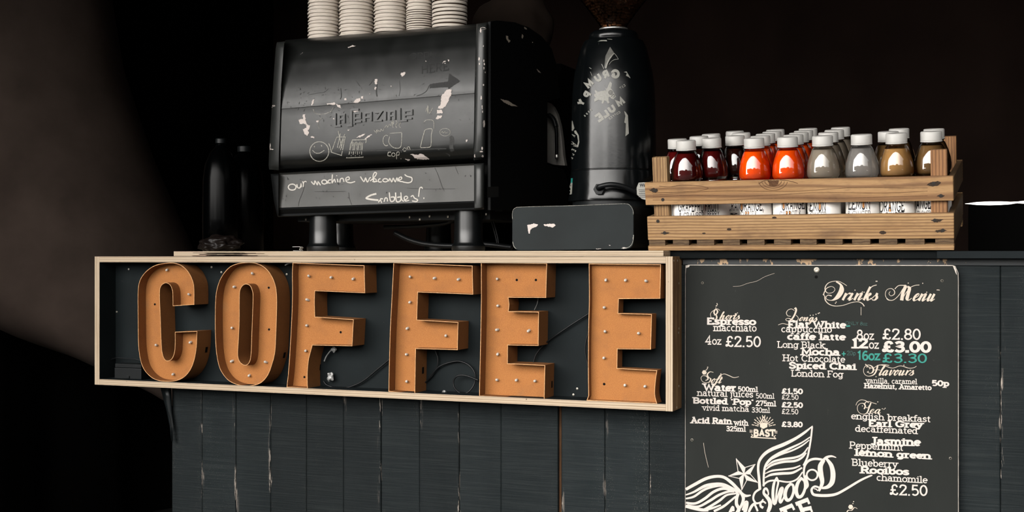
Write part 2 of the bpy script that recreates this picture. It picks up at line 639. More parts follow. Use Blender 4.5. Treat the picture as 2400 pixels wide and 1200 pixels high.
def m_ply_edge(name, axis):
    """layered birch plywood edge: veneers across 'axis'"""
    m = NT(name, .75, .25)
    c = m.n('ShaderNodeTexCoord')
    sep = m.n('ShaderNodeSeparateXYZ')
    m.link(c.outputs['Object'], sep.inputs[0])
    if axis == 'z':
        sc = (6, 40, 220)
    else:
        sc = (220, 40, 6)
    wob = m.noise(m.coord(scale=(9, 1, 9)), 1.2, 2)
    pos = m.math('ADD', sep.outputs['Z' if axis == 'z' else 'X'], m.math('MULTIPLY', wob, .0012))
    ph = m.math('FRACT', m.math('MULTIPLY', pos, 1 / .0048))
    lam = m.ramp(ph, [(0, (.64, .50, .34)), (.30, (.70, .57, .42)), (.47, (.25, .15, .075)), (.57, (.22, .13, .065)), (.70, (.70, .56, .41)), (1, (.64, .50, .34))])
    gr = m.noise(m.coord(scale=sc), 1.0, 6, .65)
    col = m.mix(.32, lam, m.ramp(gr, [(.33, (.34, .23, .13)), (.48, (.66, .52, .37)), (.75, (.74, .62, .48))]), 'MIX')
    spot = m.noise(m.coord(scale=(1, 1, 1)), 70, 2)
    col = m.mix(m.ramp(spot, [(.22, 1), (.27, 0)]), col, (.12, .07, .04))
    m.color(col).bump(gr, .25, .001)
    return m.mat


def m_wood(name, axis, tone=1.0, red=0.0, bands=52, wob=5.0):
    """old crate pine with grain along 'axis'"""
    m = NT(name, .7, .3)
    st = {'x': (1.2, 14, 14), 'y': (14, 1.2, 14), 'z': (14, 14, 1.2)}[axis]
    vec = m.coord(scale=st)
    g1 = m.noise(vec, 3.2, 3, .55, .9)
    wav = m.n('ShaderNodeTexWave', wave_type='BANDS', bands_direction='Z' if axis != 'z' else 'X')
    wav.inputs['Scale'].default_value = bands
    wav.inputs['Distortion'].default_value = wob
    wav.inputs['Detail'].default_value = 2.5
    wav.inputs['Detail Scale'].default_value = .8
    m.link(m.coord(scale={'x': (.10, 1, 1), 'y': (1, .10, 1), 'z': (1, 1, .10)}[axis]), wav.inputs['Vector'])
    lines = m.ramp(wav.outputs['Fac'], [(.0, 0), (.5, .12), (.88, .8), (1, 1)])
    a = tuple(x * tone for x in (.41 + red * .05, .232 - red * .05, .095 - red * .035))
    b = tuple(x * tone for x in (.58 + red * .02, .365 - red * .1, .175 - red * .075))
    d = tuple(x * tone for x in (.20 + red * .05, .095, .038))
    col = m.mix(m.ramp(g1, [(.3, 0), (.7, 1)]), a, b)
    col = m.mix(m.math('MULTIPLY', lines, .8), col, d)
    dark_marks = m.noise(m.coord(scale={'x': (1, 2, 2), 'y': (2, 1, 2), 'z': (2, 2, 1)}[axis]), 9, 4, .6)
    col = m.mix(m.ramp(dark_marks, [(.54, 0), (.74, .7)]), col, tuple(x * tone for x in (.13, .07, .035)))
    fine = m.noise(m.coord(scale=tuple(8 * q for q in st)), 6, 2)
    col = m.mix(m.ramp(fine, [(.3, .3), (.5, 0)]), col, tuple(x * tone for x in (.16, .085, .04)))
    m.color(col).bump(m.mix(.5, lines, fine), .35, .001)
    return m.mat


def m_rust(name, tone=1.0):
    m = NT(name, .82, .2)
    v = m.coord()
    f1 = m.noise(v, 700, 3, .7)
    f2 = m.noise(v, 26, 4, .6)
    f3 = m.noise(v, 9, 4, .65)
    base = m.ramp(f1, [(.3, (.40 * tone, .145 * tone, .038 * tone)), (.7, (.63 * tone, .262 * tone, .080 * tone))])
    col = m.mix(m.ramp(f2, [(.5, 0), (.75, .45)]), base, (.34 * tone, .14 * tone, .05 * tone))
    col = m.mix(m.ramp(f3, [(.60, 0), (.75, .4)]), col, (.40 * tone, .25 * tone, .13 * tone))
    m.color(col).bump(f1, .2, .0006)
    return m.mat


def m_planks():
    """dark blue-black paint over planks, rubbed through to pale wood along the edges ('wear' attribute)"""
    m = NT('black_painted_planks', .7, .12)
    v = m.coord()
    base = m.ramp(m.noise(m.coord(scale=(1, 1, .5)), 14, 4, .6), [(.3, (.0085, .0130, .0145)), (.7, (.0140, .0192, .0208))])
    hs = m.noise(m.coord(scale=(2.2, 1, 95)), 3, 4, .65)
    base = m.mix(m.ramp(hs, [(.48, 0), (.72, .5)]), base, (.036, .043, .0425))
    hs2 = m.noise(m.coord(scale=(5, 1, 300)), 2, 2, .5)
    base = m.mix(m.ramp(hs2, [(.28, .6), (.45, 0)]), base, (.010, .014, .015))
    # pin-prick specks in loose vertical bands
    sp = m.noise(m.coord(scale=(1, 1, .7)), 900, 1, .4)
    band = m.noise(m.coord(scale=(9, 1, 1.4)), 1.6, 3, .6)
    spk = m.math('MULTIPLY', m.ramp(sp, [(.68, 0), (.74, 1)]), m.ramp(band, [(.52, 0), (.68, 1)]))
    base = m.mix(m.math('MULTIPLY', spk, .55), base, (.34, .31, .27))
    tn = m.n('ShaderNodeAttribute', attribute_name='tone')
    base = m.mix(1.0, base, tn.outputs['Color'], 'MULTIPLY')
    at = m.n('ShaderNodeAttribute', attribute_name='wear')
    ch = m.noise(m.coord(scale=(1, 1, .10)), 90, 5, .75)
    ch2 = m.noise(m.coord(scale=(1, 1, .35)), 7, 2, .5)
    chips = m.math('MULTIPLY', m.ramp(ch, [(.56, 0), (.60, 1)]), m.ramp(ch2, [(.50, 0), (.58, 1)]))
    chips = m.math('MULTIPLY', chips, at.outputs['Fac'])
    base = m.mix(chips, base, (.85, .73, .63))
    m.color(base)
    m.bump(m.mix(.4, hs, m.noise(m.coord(scale=(1, 1, .3)), 90, 5, .75)), .8, .0025)
    return m.mat


def m_chipped(name, base, chip, amount=.6, scale=60, stretch=(1, 1, 1), rough=.55, spec=.4):
    m = NT(name, rough, spec)
    n = m.noise(m.coord(scale=stretch), scale, 5, .7)
    v = m.noise(m.coord(), 12, 3)
    b = m.ramp(v, [(.3, tuple(x * .8 for x in base)), (.7, tuple(x * 1.2 for x in base))])
    m.color(m.mix(m.ramp(n, [(amount, 0), (amount + .03, 1)]), b, chip))
    return m.mat


def m_machine(name, c, rough=.42, scratches=1.0, spec=.42):
    """rubbed black enamel: dull sheen, dark scuffs, hair-line scratches"""
    m = NT(name, rough, spec)
    v = m.coord()
    mott = m.noise(m.coord(scale=(1, 1, .8)), 18, 5, .65)
    col = m.ramp(mott, [(.3, tuple(x * .82 for x in c)), (.7, tuple(x * 1.15 for x in c))])
    sc = m.noise(m.coord(scale=(1, 1, .35)), 46, 5, .8, 1.4)
    col = m.mix(m.ramp(sc, [(.62, 0), (.70, .55 * scratches)]), col, tuple(x * .28 for x in c))
    hair = m.noise(m.coord(scale=(260, 60, 7), rot=(0, .7, 0)), 1, 2, .4)
    col = m.mix(m.ramp(hair, [(.75, 0), (.80, .35 * scratches)]), col, (.20, .19, .17))
    m.color(col)
    rr = m.ramp(mott, [(.25, rough - .05), (.75, rough + .1)])
    m.link(rr, m.b.inputs['Roughness'])
    m.bump(m.noise(v, 160, 3, .6), .06, .001)
    return m.mat


MAT = {}
MAT['planks'] = m_planks()
MAT['ply_z'] = m_ply_edge('plywood_edge_level', 'z')
MAT['ply_x'] = m_ply_edge('plywood_edge_upright', 'x')
MAT['ply_face'] = m_wood('plywood_face', 'z', 1.0)
MAT['sign_black'] = m_chipped('sign_back_black', (.0080, .0125, .0140), (.13, .12, .10), .70, 90, (1, 1, 2.5), .7, .12)
MAT['rust'] = m_rust('rusted_steel')
MAT['rust_rim'] = m_rust('browner_shaded_rust', .62)  # browner strip, darkened further to carry the shade of the side walls
MAT['rust_edge'] = plain('worn_steel_edge', (.78, .40, .16), .6, .4, 0, .25, 200)
MAT['bulb'] = plain('milky_bulb', (.80, .76, .68), .2, .6, 0, .05, 300)
MAT['hole'] = plain('dark_hole', (.004, .004, .004), .9, .1)
MAT['black_cable'] = plain('black_cable_sheath', (.008, .009, .010), .4, .25)
MAT['black_plastic'] = plain('black_plastic', (.009, .011, .012), .4, .2)
MAT['clear_plastic'] = plain('crumpled_clear_plastic', (.34, .34, .33), .3, .6, 0, .5, 120)
MAT['screw'] = plain('screw_metal', (.55, .50, .42), .4, .6, .6, .2, 200)
MAT['worktop_black'] = m_chipped('black_worktop', (.005, .0065, .007), (.04, .036, .03), .76, 50, (1, 1, 2), .75, .06)
MAT['edge_worn'] = m_chipped('worn_black_edge', (.012, .016, .018), (.50, .32, .17), .60, 34, (1, 1, .6), .6)
MAT['board'] = NT('menu_board_print', .65, .12)
_b = MAT['board']
_n = _b.noise(_b.coord(scale=(1, 1, .4)), 10, 4, .6)
_b.color(_b.mix(_b.ramp(_b.noise(_b.coord(scale=(1, 1, .25)), 120, 3, .7), [(.70, 0), (.76, .35)]),
                _b.ramp(_n, [(.3, (.0155, .0178, .0160)), (.7, (.0220, .0246, .0222))]), (.17, .17, .15)))
MAT['board'] = MAT['board'].mat
MAT['white_print'] = plain('white_print', (.80, .72, .66), .5, .3, 0, .06, 200)
MAT['gold_print'] = plain('cream_print', (.78, .66, .54), .5, .3, 0, .08, 200)
MAT['teal_ink'] = plain('teal_marker', (.022, .30, .24), .5, .3, 0, .2, 400)
MAT['teal_faint'] = plain('faint_marker', (.045, .13, .115), .6, .3, 0, .5, 600)
MAT['white_edge'] = plain('pale_board_edge', (.78, .70, .62), .6, .3, 0, .25, 90)
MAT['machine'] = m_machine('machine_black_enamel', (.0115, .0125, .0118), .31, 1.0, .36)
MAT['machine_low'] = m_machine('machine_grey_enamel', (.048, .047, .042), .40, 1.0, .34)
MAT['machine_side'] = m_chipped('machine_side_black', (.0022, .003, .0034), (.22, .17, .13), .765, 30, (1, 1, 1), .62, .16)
MAT['machine_trim'] = m_chipped('machine_corner_black', (.028, .030, .0285), (.70, .62, .54), .70, 95, (1.5, 1, .55), .36)
MAT['emblem'] = plain('embossed_black', (.014, .015, .014), .34, .5)
MAT['chip_white'] = plain('bare_white_undercoat', (.84, .74, .69), .7, .2, 0, .08, 200)
MAT['chalk'] = plain('white_paint_pen', (.80, .75, .68), .7, .2, 0, .2, 500)
MAT['scratch_line'] = plain('scratched_line', (.50, .48, .42), .7, .2, 0, .6, 500)
MAT['scuff_soft'] = plain('soft_dark_scuff', (.036, .036, .034), .6, .3, 0, .5, 300)
MAT['scuff'] = plain('dark_scuff', (.010, .010, .0095), .6, .3, 0, .4, 300)
MAT['foot'] = plain('black_foot', (.0035, .0045, .005), .30, .5)
MAT['cup'] = plain('white_card_cup', (.56, .50, .435), .6, .25, 0, .03, 20)
MAT['cup_brown'] = plain('brown_ripple_cup', (.060, .034, .020), .75, .2, 0, .2, 60)
MAT['grinder'] = m_machine('grinder_black_enamel', (.0035, .0045, .005), .17, .5, .32)
MAT['sticker_grey'] = plain('grey_vinyl', (.36, .35, .31), .45, .4, 0, .12, 300)
MAT['sticker_film'] = plain('clear_film_edge', (.15, .145, .13), .25, .6, 0, .4, 80)
MAT['bean'] = plain('roasted_bean', (.33, .150, .068), .55, .2, 0, .35, 60)
MAT['brown_dark'] = plain('dark_brown_matt', (.020, .013, .009), .9, .1)
MAT['red_dark'] = plain('dark_red_cloth', (.035, .008, .006), .9, .1)
MAT['steel'] = plain('polished_steel', (.90, .88, .85), .42, .5, 1.0, .05, 60)
MAT['grey_metal'] = plain('grey_steel', (.34, .32, .29), .6, .3, .0, .1, 40)
MAT['knock'] = m_chipped('knock_drawer_black', (.0150, .0200, .0210), (.45, .34, .26), .80, 60, (1, 1, 1), .6, .14)
MAT['label_white'] = plain('white_label', (.80, .77, .73), .5, .3, 0, .03, 100)
MAT['label_ink'] = plain('black_ink', (.012, .012, .014), .5, .3)
MAT['label_orange'] = plain('orange_ink', (.62, .24, .05), .5, .3)
MAT['cap'] = plain('white_cap', (.70, .68, .645), .45, .4, 0, .03, 50)
MAT['wood_x'] = m_wood('crate_pine', 'x', 1.0)
MAT['wood_flow'] = m_wood('crate_pine_flowing', 'x', .98, .12, 17, 9.0)
MAT['wood_y'] = m_wood('crate_pine_end_shaded', 'y', .42)  # end slats: shade of the crate's sides put into the wood tone
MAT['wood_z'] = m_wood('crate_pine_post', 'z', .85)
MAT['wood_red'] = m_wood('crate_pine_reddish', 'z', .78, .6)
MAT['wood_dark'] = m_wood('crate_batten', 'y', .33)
MAT['nail'] = plain('rusty_nail', (.022, .016, .012), .7, .3)
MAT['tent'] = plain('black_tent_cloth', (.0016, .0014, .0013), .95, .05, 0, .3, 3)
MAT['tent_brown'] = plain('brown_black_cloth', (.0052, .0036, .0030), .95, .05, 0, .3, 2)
MAT['asphalt'] = plain('asphalt', (.010, .010, .010), .9, .2, 0, .3, 30)
MAT['masonry'] = plain('dark_masonry', (.035, .033, .032), .9, .2, 0, .3, 3)


def m_glass(name, tint=(1, 1, 1), refl=1.0):
    """thin clear shell: fresnel reflections over a see-through body"""
    m = NT(name)
    t = m.t
    t.nodes.remove(m.b)
    tr_, gl, fr, mx = (m.n('ShaderNodeBsdfTransparent'), m.n('ShaderNodeBsdfGlossy'), m.n('ShaderNodeFresnel'), m.n('ShaderNodeMixShader'))
    tr_.inputs['Color'].default_value = (*tint, 1)
    gl.inputs['Roughness'].default_value = .05
    gl.inputs['Color'].default_value = (refl, refl, refl, 1)
    fr.inputs['IOR'].default_value = 1.75
    m.link(fr.outputs[0], mx.inputs[0])
    m.link(tr_.outputs[0], mx.inputs[1])
    m.link(gl.outputs[0], mx.inputs[2])
    m.link(mx.outputs[0], t.nodes['Material Output'].inputs['Surface'])
    return m.mat


def m_juice(name, c, clear=0.0, tl=.35):
    """juice: diffuse and translucent, optionally partly see-through"""
    m = NT(name)
    t = m.t
    t.nodes.remove(m.b)
    df, tl_, tp = m.n('ShaderNodeBsdfDiffuse'), m.n('ShaderNodeBsdfTranslucent'), m.n('ShaderNodeBsdfTransparent')
    f = m.noise(m.coord(scale=(1, 1, .6)), 60, 3)
    col = m.ramp(f, [(.3, tuple(x * .92 for x in c)), (.7, tuple(min(1, x * 1.05) for x in c))])
    m.link(col, df.inputs['Color'])
    m.link(col, tl_.inputs['Color'])
    m1, m2 = m.n('ShaderNodeMixShader'), m.n('ShaderNodeMixShader')
    m1.inputs[0].default_value = tl
    m.link(df.outputs[0], m1.inputs[1])
    m.link(tl_.outputs[0], m1.inputs[2])
    m2.inputs[0].default_value = clear
    m.link(m1.outputs[0], m2.inputs[1])
    m.link(tp.outputs[0], m2.inputs[2])
    m.link(m2.outputs[0], t.nodes['Material Output'].inputs['Surface'])
    return m.mat


MAT['pet'] = m_glass('clear_bottle')
MAT['hopper_glass'] = m_glass('hopper_plastic', (.90, .84, .78), .12)
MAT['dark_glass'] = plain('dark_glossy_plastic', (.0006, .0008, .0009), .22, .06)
MAT['juice_red'] = m_juice('dark_red_juice', (.085, .004, .004))
MAT['juice_brown'] = m_juice('brown_red_juice', (.040, .008, .004))
MAT['juice_orange'] = m_juice('orange_juice', (.90, .105, .003))
MAT['juice_clear'] = m_juice('pale_lemon_juice', (.82, .70, .55), .36)
MAT['juice_grey'] = m_juice('clear_grey_juice', (.74, .70, .65), .46)
MAT['juice_tan'] = m_juice('cloudy_tan_juice', (.44, .25, .09), .03)
MAT['juice_tan_dark'] = m_juice('brown_tan_juice', (.36, .20, .075), .1)

# ------------------------------------------------------------------ the market stall around the counter
b = MB().box(-7, 7, -14, 6, -.1, 0)
struct(b.build('floor', MAT['asphalt']))
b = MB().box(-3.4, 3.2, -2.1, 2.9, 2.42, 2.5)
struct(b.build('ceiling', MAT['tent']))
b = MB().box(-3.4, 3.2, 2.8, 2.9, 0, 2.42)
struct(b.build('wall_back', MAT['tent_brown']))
b = MB().box(3.1, 3.2, -3.1, 2.8, 0, 2.42)  # unseen stall side, carried out past the canopy to cut side light
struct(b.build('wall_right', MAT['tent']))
# left cloth side, pleated
vs, fs = [], []
n = 60
for i in range(n + 1):
    y = -2.0 + 4.8 * i / n
    x = -3.3 + .03 * math.sin(i * .9) + .015 * math.sin(i * 2.3)
    vs += [(x, y, 0), (x, y, 2.42)]
for i in range(n):
    fs.append((2 * i, 2 * i + 2, 2 * i + 3, 2 * i + 1))
struct(MB().add(vs, fs).build('wall_left', MAT['tent'], smooth=True))
# the street opposite: only seen as the broken skyline in the glossy things
def street(name, x0, x1, y0, y1, h):
    return struct(MB().box(x0, x1, y0, y1, 0, h).build(name, MAT['masonry']))
street('wall_street', -11, -3.0, -11, -10, 2.15)
street('wall_street', -3.0, -.6, -11, -10, 1.9)
street('wall_street', -.6, 2.2, -11, -10, 2.4)
street('wall_street', 2.2, 5.0, -11, -10, 2.05)
street('wall_street', 5.0, 11, -11, -10, 2.3)

# brown cloth hung across the rear of the stall
vs, fs = [], []
x0, x1 = X(600, 2.6), 3.0
n = 160
for i in range(n + 1):
    x = x0 + (x1 - x0) * i / n
    y = 2.6 + .022 * math.sin(x * 9) + .012 * math.sin(x * 23 + 1)
    vs += [(x, y, .02), (x, y, 2.38)]
for i in range(n):
    fs.append((2 * i, 2 * i + 2, 2 * i + 3, 2 * i + 1))
o = MB().add(vs, fs).build('backdrop_cloth', plain('reddish_brown_cloth', (.021, .0125, .0098), .95, .05, 0, .3, 3), smooth=True, origin=(0, 2.6, 0))
tag(o, 'dim reddish brown cloth hung across the rear of the stall', 'cloth')

# brown-black cloth curtain at the left, edge and hem cut to the shade's outline
tg = []
YC = .55
edge = [(90, -600), (100, -60), (130, 120), (200, 350), (280, 560), (350, 760), (390, 900), (405, 1100), (405, 1400)]
hem = [(-420, 800), (-150, 850), (0, 940), (110, 1040), (190, 1140), (260, 1250), (320, 1340)]


def along(tab, q):
    for (a0, b0), (a1, b1) in zip(tab, tab[1:]):
        if q <= a1:
            return b0 + (b1 - b0) * max(0, (q - a0)) / (a1 - a0)
    return tab[-1][1]


vs, fs = [], []
rows, cols = 60, 44
for j in range(rows + 1):
    for i in range(cols + 1):
        s = i / cols
        vb = along(hem, -520 + 900 * s)
        v = -560 + (vb + 560) * j / rows
        ue = along([(c, a) for a, c in edge], v)
        S0 = .50
        u = -520 + (ue + 520) * min(s, S0)
        q = P(u, v, YC)
        hemc = max(0, j / rows - .82) / .18
        y = YC + .012 * math.sin(s * 21 + q.z * 2) + .010 * math.sin(s * 9 - q.z * 3)
        x = q.x
        if s > S0:                      # the free edge rolls back into the stall
            L_ = P(ue, v, YC).x - q.x
            th = (s - S0) / (1 - S0) * 2.1
            x += L_ / 2.1 * math.sin(th) * 1.5
            y += L_ / 2.1 * (1 - math.cos(th)) * 1.5
        # and so does the hem
        vs.append((x, y + .30 * hemc ** 2, max(.01, q.z + .10 * hemc ** 2)))
for j in range(rows):
    for i in range(cols):
        a = j * (cols + 1) + i
        fs.append((a, a + 1, a + cols + 2, a + cols + 1))
MAT['curtain'] = plain('brown_curtain_cloth', (.078, .057, .047), .95, .05, 0, .22, 6)
o = MB().add(vs, fs).build('curtain', MAT['curtain'], smooth=True, origin=(X(150, YC), YC, 0))
tag(o, 'dark brown cloth curtain hanging at the left behind the sign', 'curtain')

# ------------------------------------------------------------------ the counter: two planked units
def planked(name, xs, ztop, parent):
    mb = MB()
    wear, tone = [], []
    for i in range(len(xs) - 1):
        tn = random.uniform(.78, 1.22)
        a, c = xs[i] + .0004, xs[i + 1] - .0004
        w = c - a
        y0 = random.uniform(-.0012, .0012)
        cols = [(a, .018, .0), (a, y0 + .0016, 1.0), (a + .0012, y0 + .0004, 1.0), (a + .0035, y0, .25), (a + .009, y0, 0), (a + w / 2, y0, 0),
                (c - .009, y0, 0), (c - .0035, y0, .12), (c - .0012, y0 + .0004, .6), (c, y0 + .0016, .6), (c, .018, 0)]
        vs, fs = [], []
        for x, y, wr in cols:
            vs += [(x, y, .02), (x, y, ztop)]
            wear += [wr, wr]
            tone += [tn, tn]
        for k in range(len(cols) - 1):
            fs.append((2 * k, 2 * k + 2, 2 * k + 3, 2 * k + 1))
        mb.add(vs, fs)
    o = mb.build(name, MAT['planks'], parent, recalc=False)
    at = o.data.attributes.new('wear', 'FLOAT', 'POINT')
    at.data.foreach_set('value', wear)
    at = o.data.attributes.new('tone', 'FLOAT', 'POINT')
    at.data.foreach_set('value', tone)
    return o


LU = [403, 474, 553, 634, 718, 805, 893, 983, 1076, 1174, 1308]
RU = [1316, 1418, 1522, 1630, 1742, 1858, 1978, 2100, 2222, 2345, 2475, 2610]
ctr = thing('counter_unit', (X(850, 0), .3, 0), 'black painted planked counter unit below the letter sign, with pale chips along its plank edges', 'counter')
xs = [X(u, 0) for u in LU]
planked('front_panel', xs, H - .003, ctr)
MB().box(xs[0], xs[-1], .018, .62, .0, H - .003).build('body', MAT['worktop_black'], ctr)
ctr2 = thing('counter_unit', (X(2000, 0), .3, 0), 'black planked counter unit behind the menu board, right of the open gap', 'counter')
xs = [X(u, 0) for u in RU]
planked('front_panel', xs, H - .018, ctr2)
MB().box(xs[0], xs[-1], .018, .62, .0, H - .018).build('body', MAT['worktop_black'], ctr2)
MB().box(X(1600, -.004), xs[-1], -.004, .62, H - .0178, H - .0052).build('top_edge', MAT['edge_worn'], ctr2, bevel=.001)
o = MB().box(X(1309, .006), X(1315, .006), .008, .016, .0, H - .02).build('gap_lath', plain('bare_brown_lath', (.10, .045, .018), .8, .2, 0, .3, 30), ctr2)
o['label'] = 'bare brown lath in the open gap'

# left plywood worktop, right black worktop
WT = H + .0104
b = MB().box(X(407, -.07), X(1555, -.07), -.07, .60, H - .0004, WT)
o = b.build('worktop', MAT['ply_z'], origin=(X(900, 0), .2, H), bevel=.0006)
tag(o, 'pale plywood worktop under the espresso machine, dark streaks on its front edge', 'worktop')
MB_st = MB()  # streaks paint the burned-in black shading onto the front edge
for k in range(34):
    u = random.gauss(530, 28)
    v = random.choice([592.5, 594, 596, 598, 598.5, 599.5]) + random.uniform(-.5, .5)
    l, hgt = random.uniform(10, 42), random.uniform(.35, .9)
    a, c = P(u - l, v - hgt, -.0703), P(u + l, v + hgt, -.0703)
    MB_st.add([(a.x, -.0703, a.z), (c.x, -.0703, a.z - .0001), (c.x + .004, -.0703, (a.z + c.z) / 2), (c.x, -.0703, c.z), (a.x, -.0703, c.z), (a.x - .005, -.0703, (a.z + c.z) / 2)], [(0, 1, 2, 3, 4, 5)])
MB_st.build('dark_marks', plain('dark_edge_streaks', (.035, .015, .007), .8, .2), o)
b = MB().box(X(1556, -.02), X(2610, -.02), -.018, .60, H - .005, H + .0094)
o = b.build('worktop', MAT['worktop_black'], origin=(X(2000, 0), .2, H), bevel=.001)
tag(o, 'matt black worktop under the wooden bottle crate', 'worktop')
b = MB().box(X(2196, -.032), X(2460, -.032), -.032, -.0185, H - .0042, H + .0088)
o = b.build('board', m_chipped('blue_black_board', (.009, .013, .015), (.40, .27, .17), .70, 60, (1, 1, 1), .7, .1), origin=(X(2300, -.03), -.02, H))
tag(o, 'narrow blue-black board edging the worktop right of the crate', 'board')

# ------------------------------------------------------------------ the plywood sign box
YS = -.07
zt, zb = H - .0012, H - .3025
sx0, sx1, sx2, sx3 = X(222, YS), X(233, YS), X(1560, YS), X(1577, YS)
sign = thing('sign_box', ((sx0 + sx3) / 2, 0, zb), 'long shallow plywood box with a black back holding the six rusty letters', 'sign')
b = MB().box(sx1, sx2, YS, -.001, zt - .0132, zt)
b.box(sx1, sx2, YS + .0012, -.012, zt - .0136, zt - .0132, 1)
b.build('top_board', [MAT['ply_z'], MAT['sign_black']], sign)
b = MB().box(sx1, sx2, YS, -.001, zb, zb + .0130, 0)
# black painted inner face of the lower board
b.box(sx1, sx2, YS + .002, -.012, zb + .0130, zb + .0134, 1)
b.build('bottom_board', [MAT['ply_z'], MAT['sign_black']], sign)
b = MB().box(sx0, sx1, YS, -.001, zb, zt)
b.box(sx1, sx1 + .0004, YS + .0012, -.012, zb + .013, zt - .0132, 1)
b.build('side_board', [MAT['ply_x'], MAT['sign_black']], sign)
b = MB().box(sx2, sx3, YS, -.001, zb - .0005, zt + .0004)
o = b.build('side_board', [MAT['ply_x'], MAT['ply_face']], sign, bevel=.0005)
for p in o.data.polygons:
    if abs(p.normal.x) > .9:
        p.material_index = 1
for (u, v) in ((1579.5, 611), (1587.5, 611), (1591, 664), (1591, 770), (1591, 905), (1586, 955), (1590, 780)):
    d = ray(u, v)
    t = sx3 / d.x
    p = CAM + d * t
    MB().lathe([(.0022, 0), (.0022, .0006), (.0008, .0008)], (p.x, p.y, p.z), 10, axis='x').build('screw', MAT['screw'], sign)
MB().box(sx1, sx2, -.0125, -.001, zb + .0130, zt - .0132).build('back_panel', MAT['sign_black'], sign)
for (u, v) in ((496, 626), (519, 638), (672, 643), (302, 631), (274, 731), (1344, 925), (1353, 911), (262, 746)):
    p = P(u, v, -.0127)
    MB().lathe([(.0024, 0), (.0024, .0012), (.0008, .0016)], (p.x, p.y, p.z), 10, axis='y').build('screw', MAT['screw'], sign)

# ------------------------------------------------------------------ the marquee letters
YF, YB = -.0675, -.0135


def smooth_outline(pts, corners, n=4):
    """Catmull-Rom through the points between hard corners"""
    N = len(pts)
    if not corners:
        return [tuple(p) for p in catmull(pts, n, True)]
    cs = sorted(corners)
    out = []
    for i, c in enumerate(cs):
        e = cs[(i + 1) % len(cs)]
        seg = [pts[k % N] for k in range(c, e + N if e <= c else e)] + [pts[e]]
        if len(seg) == 2:
            out.append(tuple(seg[0]))
        else:
            out += [tuple(p) for p in catmull(seg, n)[:-1]]
    return out


def inset(pts, d):
    """move a closed outline inwards by d (works on either winding)"""
    n = len(pts)
    area = sum(pts[i][0] * pts[(i + 1) % n][1] - pts[(i + 1) % n][0] * pts[i][1] for i in range(n))
    sg = 1 if area > 0 else -1
    out = []
    for i in range(n):
        p, a, c = Vector(pts[i]), Vector(pts[i - 1]), Vector(pts[(i + 1) % n])
        d1, d2 = (p - a), (c - p)
        if d1.length < 1e-7 or d2.length < 1e-7:
            out.append(p.copy())
            continue
        d1.normalize()
        d2.normalize()
        n1, n2 = Vector((-d1.y, d1.x)) * sg, Vector((-d2.y, d2.x)) * sg
        m = n1 + n2
        if m.length < .2:
            m = n1.copy()
        m.normalize()
        out.append(p + m * d / max(m.dot(n1), .45))
    return out


def rim_mesh(mb, loop, y0, y1, th, sign_=1):
    """thin upright wall standing on an outline: both faces, front lip (material 1) and back lip"""
    a = loop
    c = inset(loop, th * sign_)
    n = len(a)
    vs = [(p[0], y0, p[1]) for p in a] + [(p[0], y1, p[1]) for p in a] + [(p[0], y0, p[1]) for p in c] + [(p[0], y1, p[1]) for p in c]
    for i in range(n):
        j = (i + 1) % n
        pass
    f0 = [(i, (i + 1) % n, n + (i + 1) % n, n + i) for i in range(n)]
    f1 = [(2 * n + (i + 1) % n, 2 * n + i, 3 * n + i, 3 * n + (i + 1) % n) for i in range(n)]
    fl = [((i + 1) % n, i, 2 * n + i, 2 * n + (i + 1) % n) for i in range(n)]
    fb = [(n + i, n + (i + 1) % n, 3 * n + (i + 1) % n, 3 * n + i) for i in range(n)]
    mb.add(vs, f0 + f1 + fb, 0)
    o = len(mb.v) - 4 * n
    for f in fl:
        mb.f.append(tuple(o + i for i in f))
        mb.m.append(1)


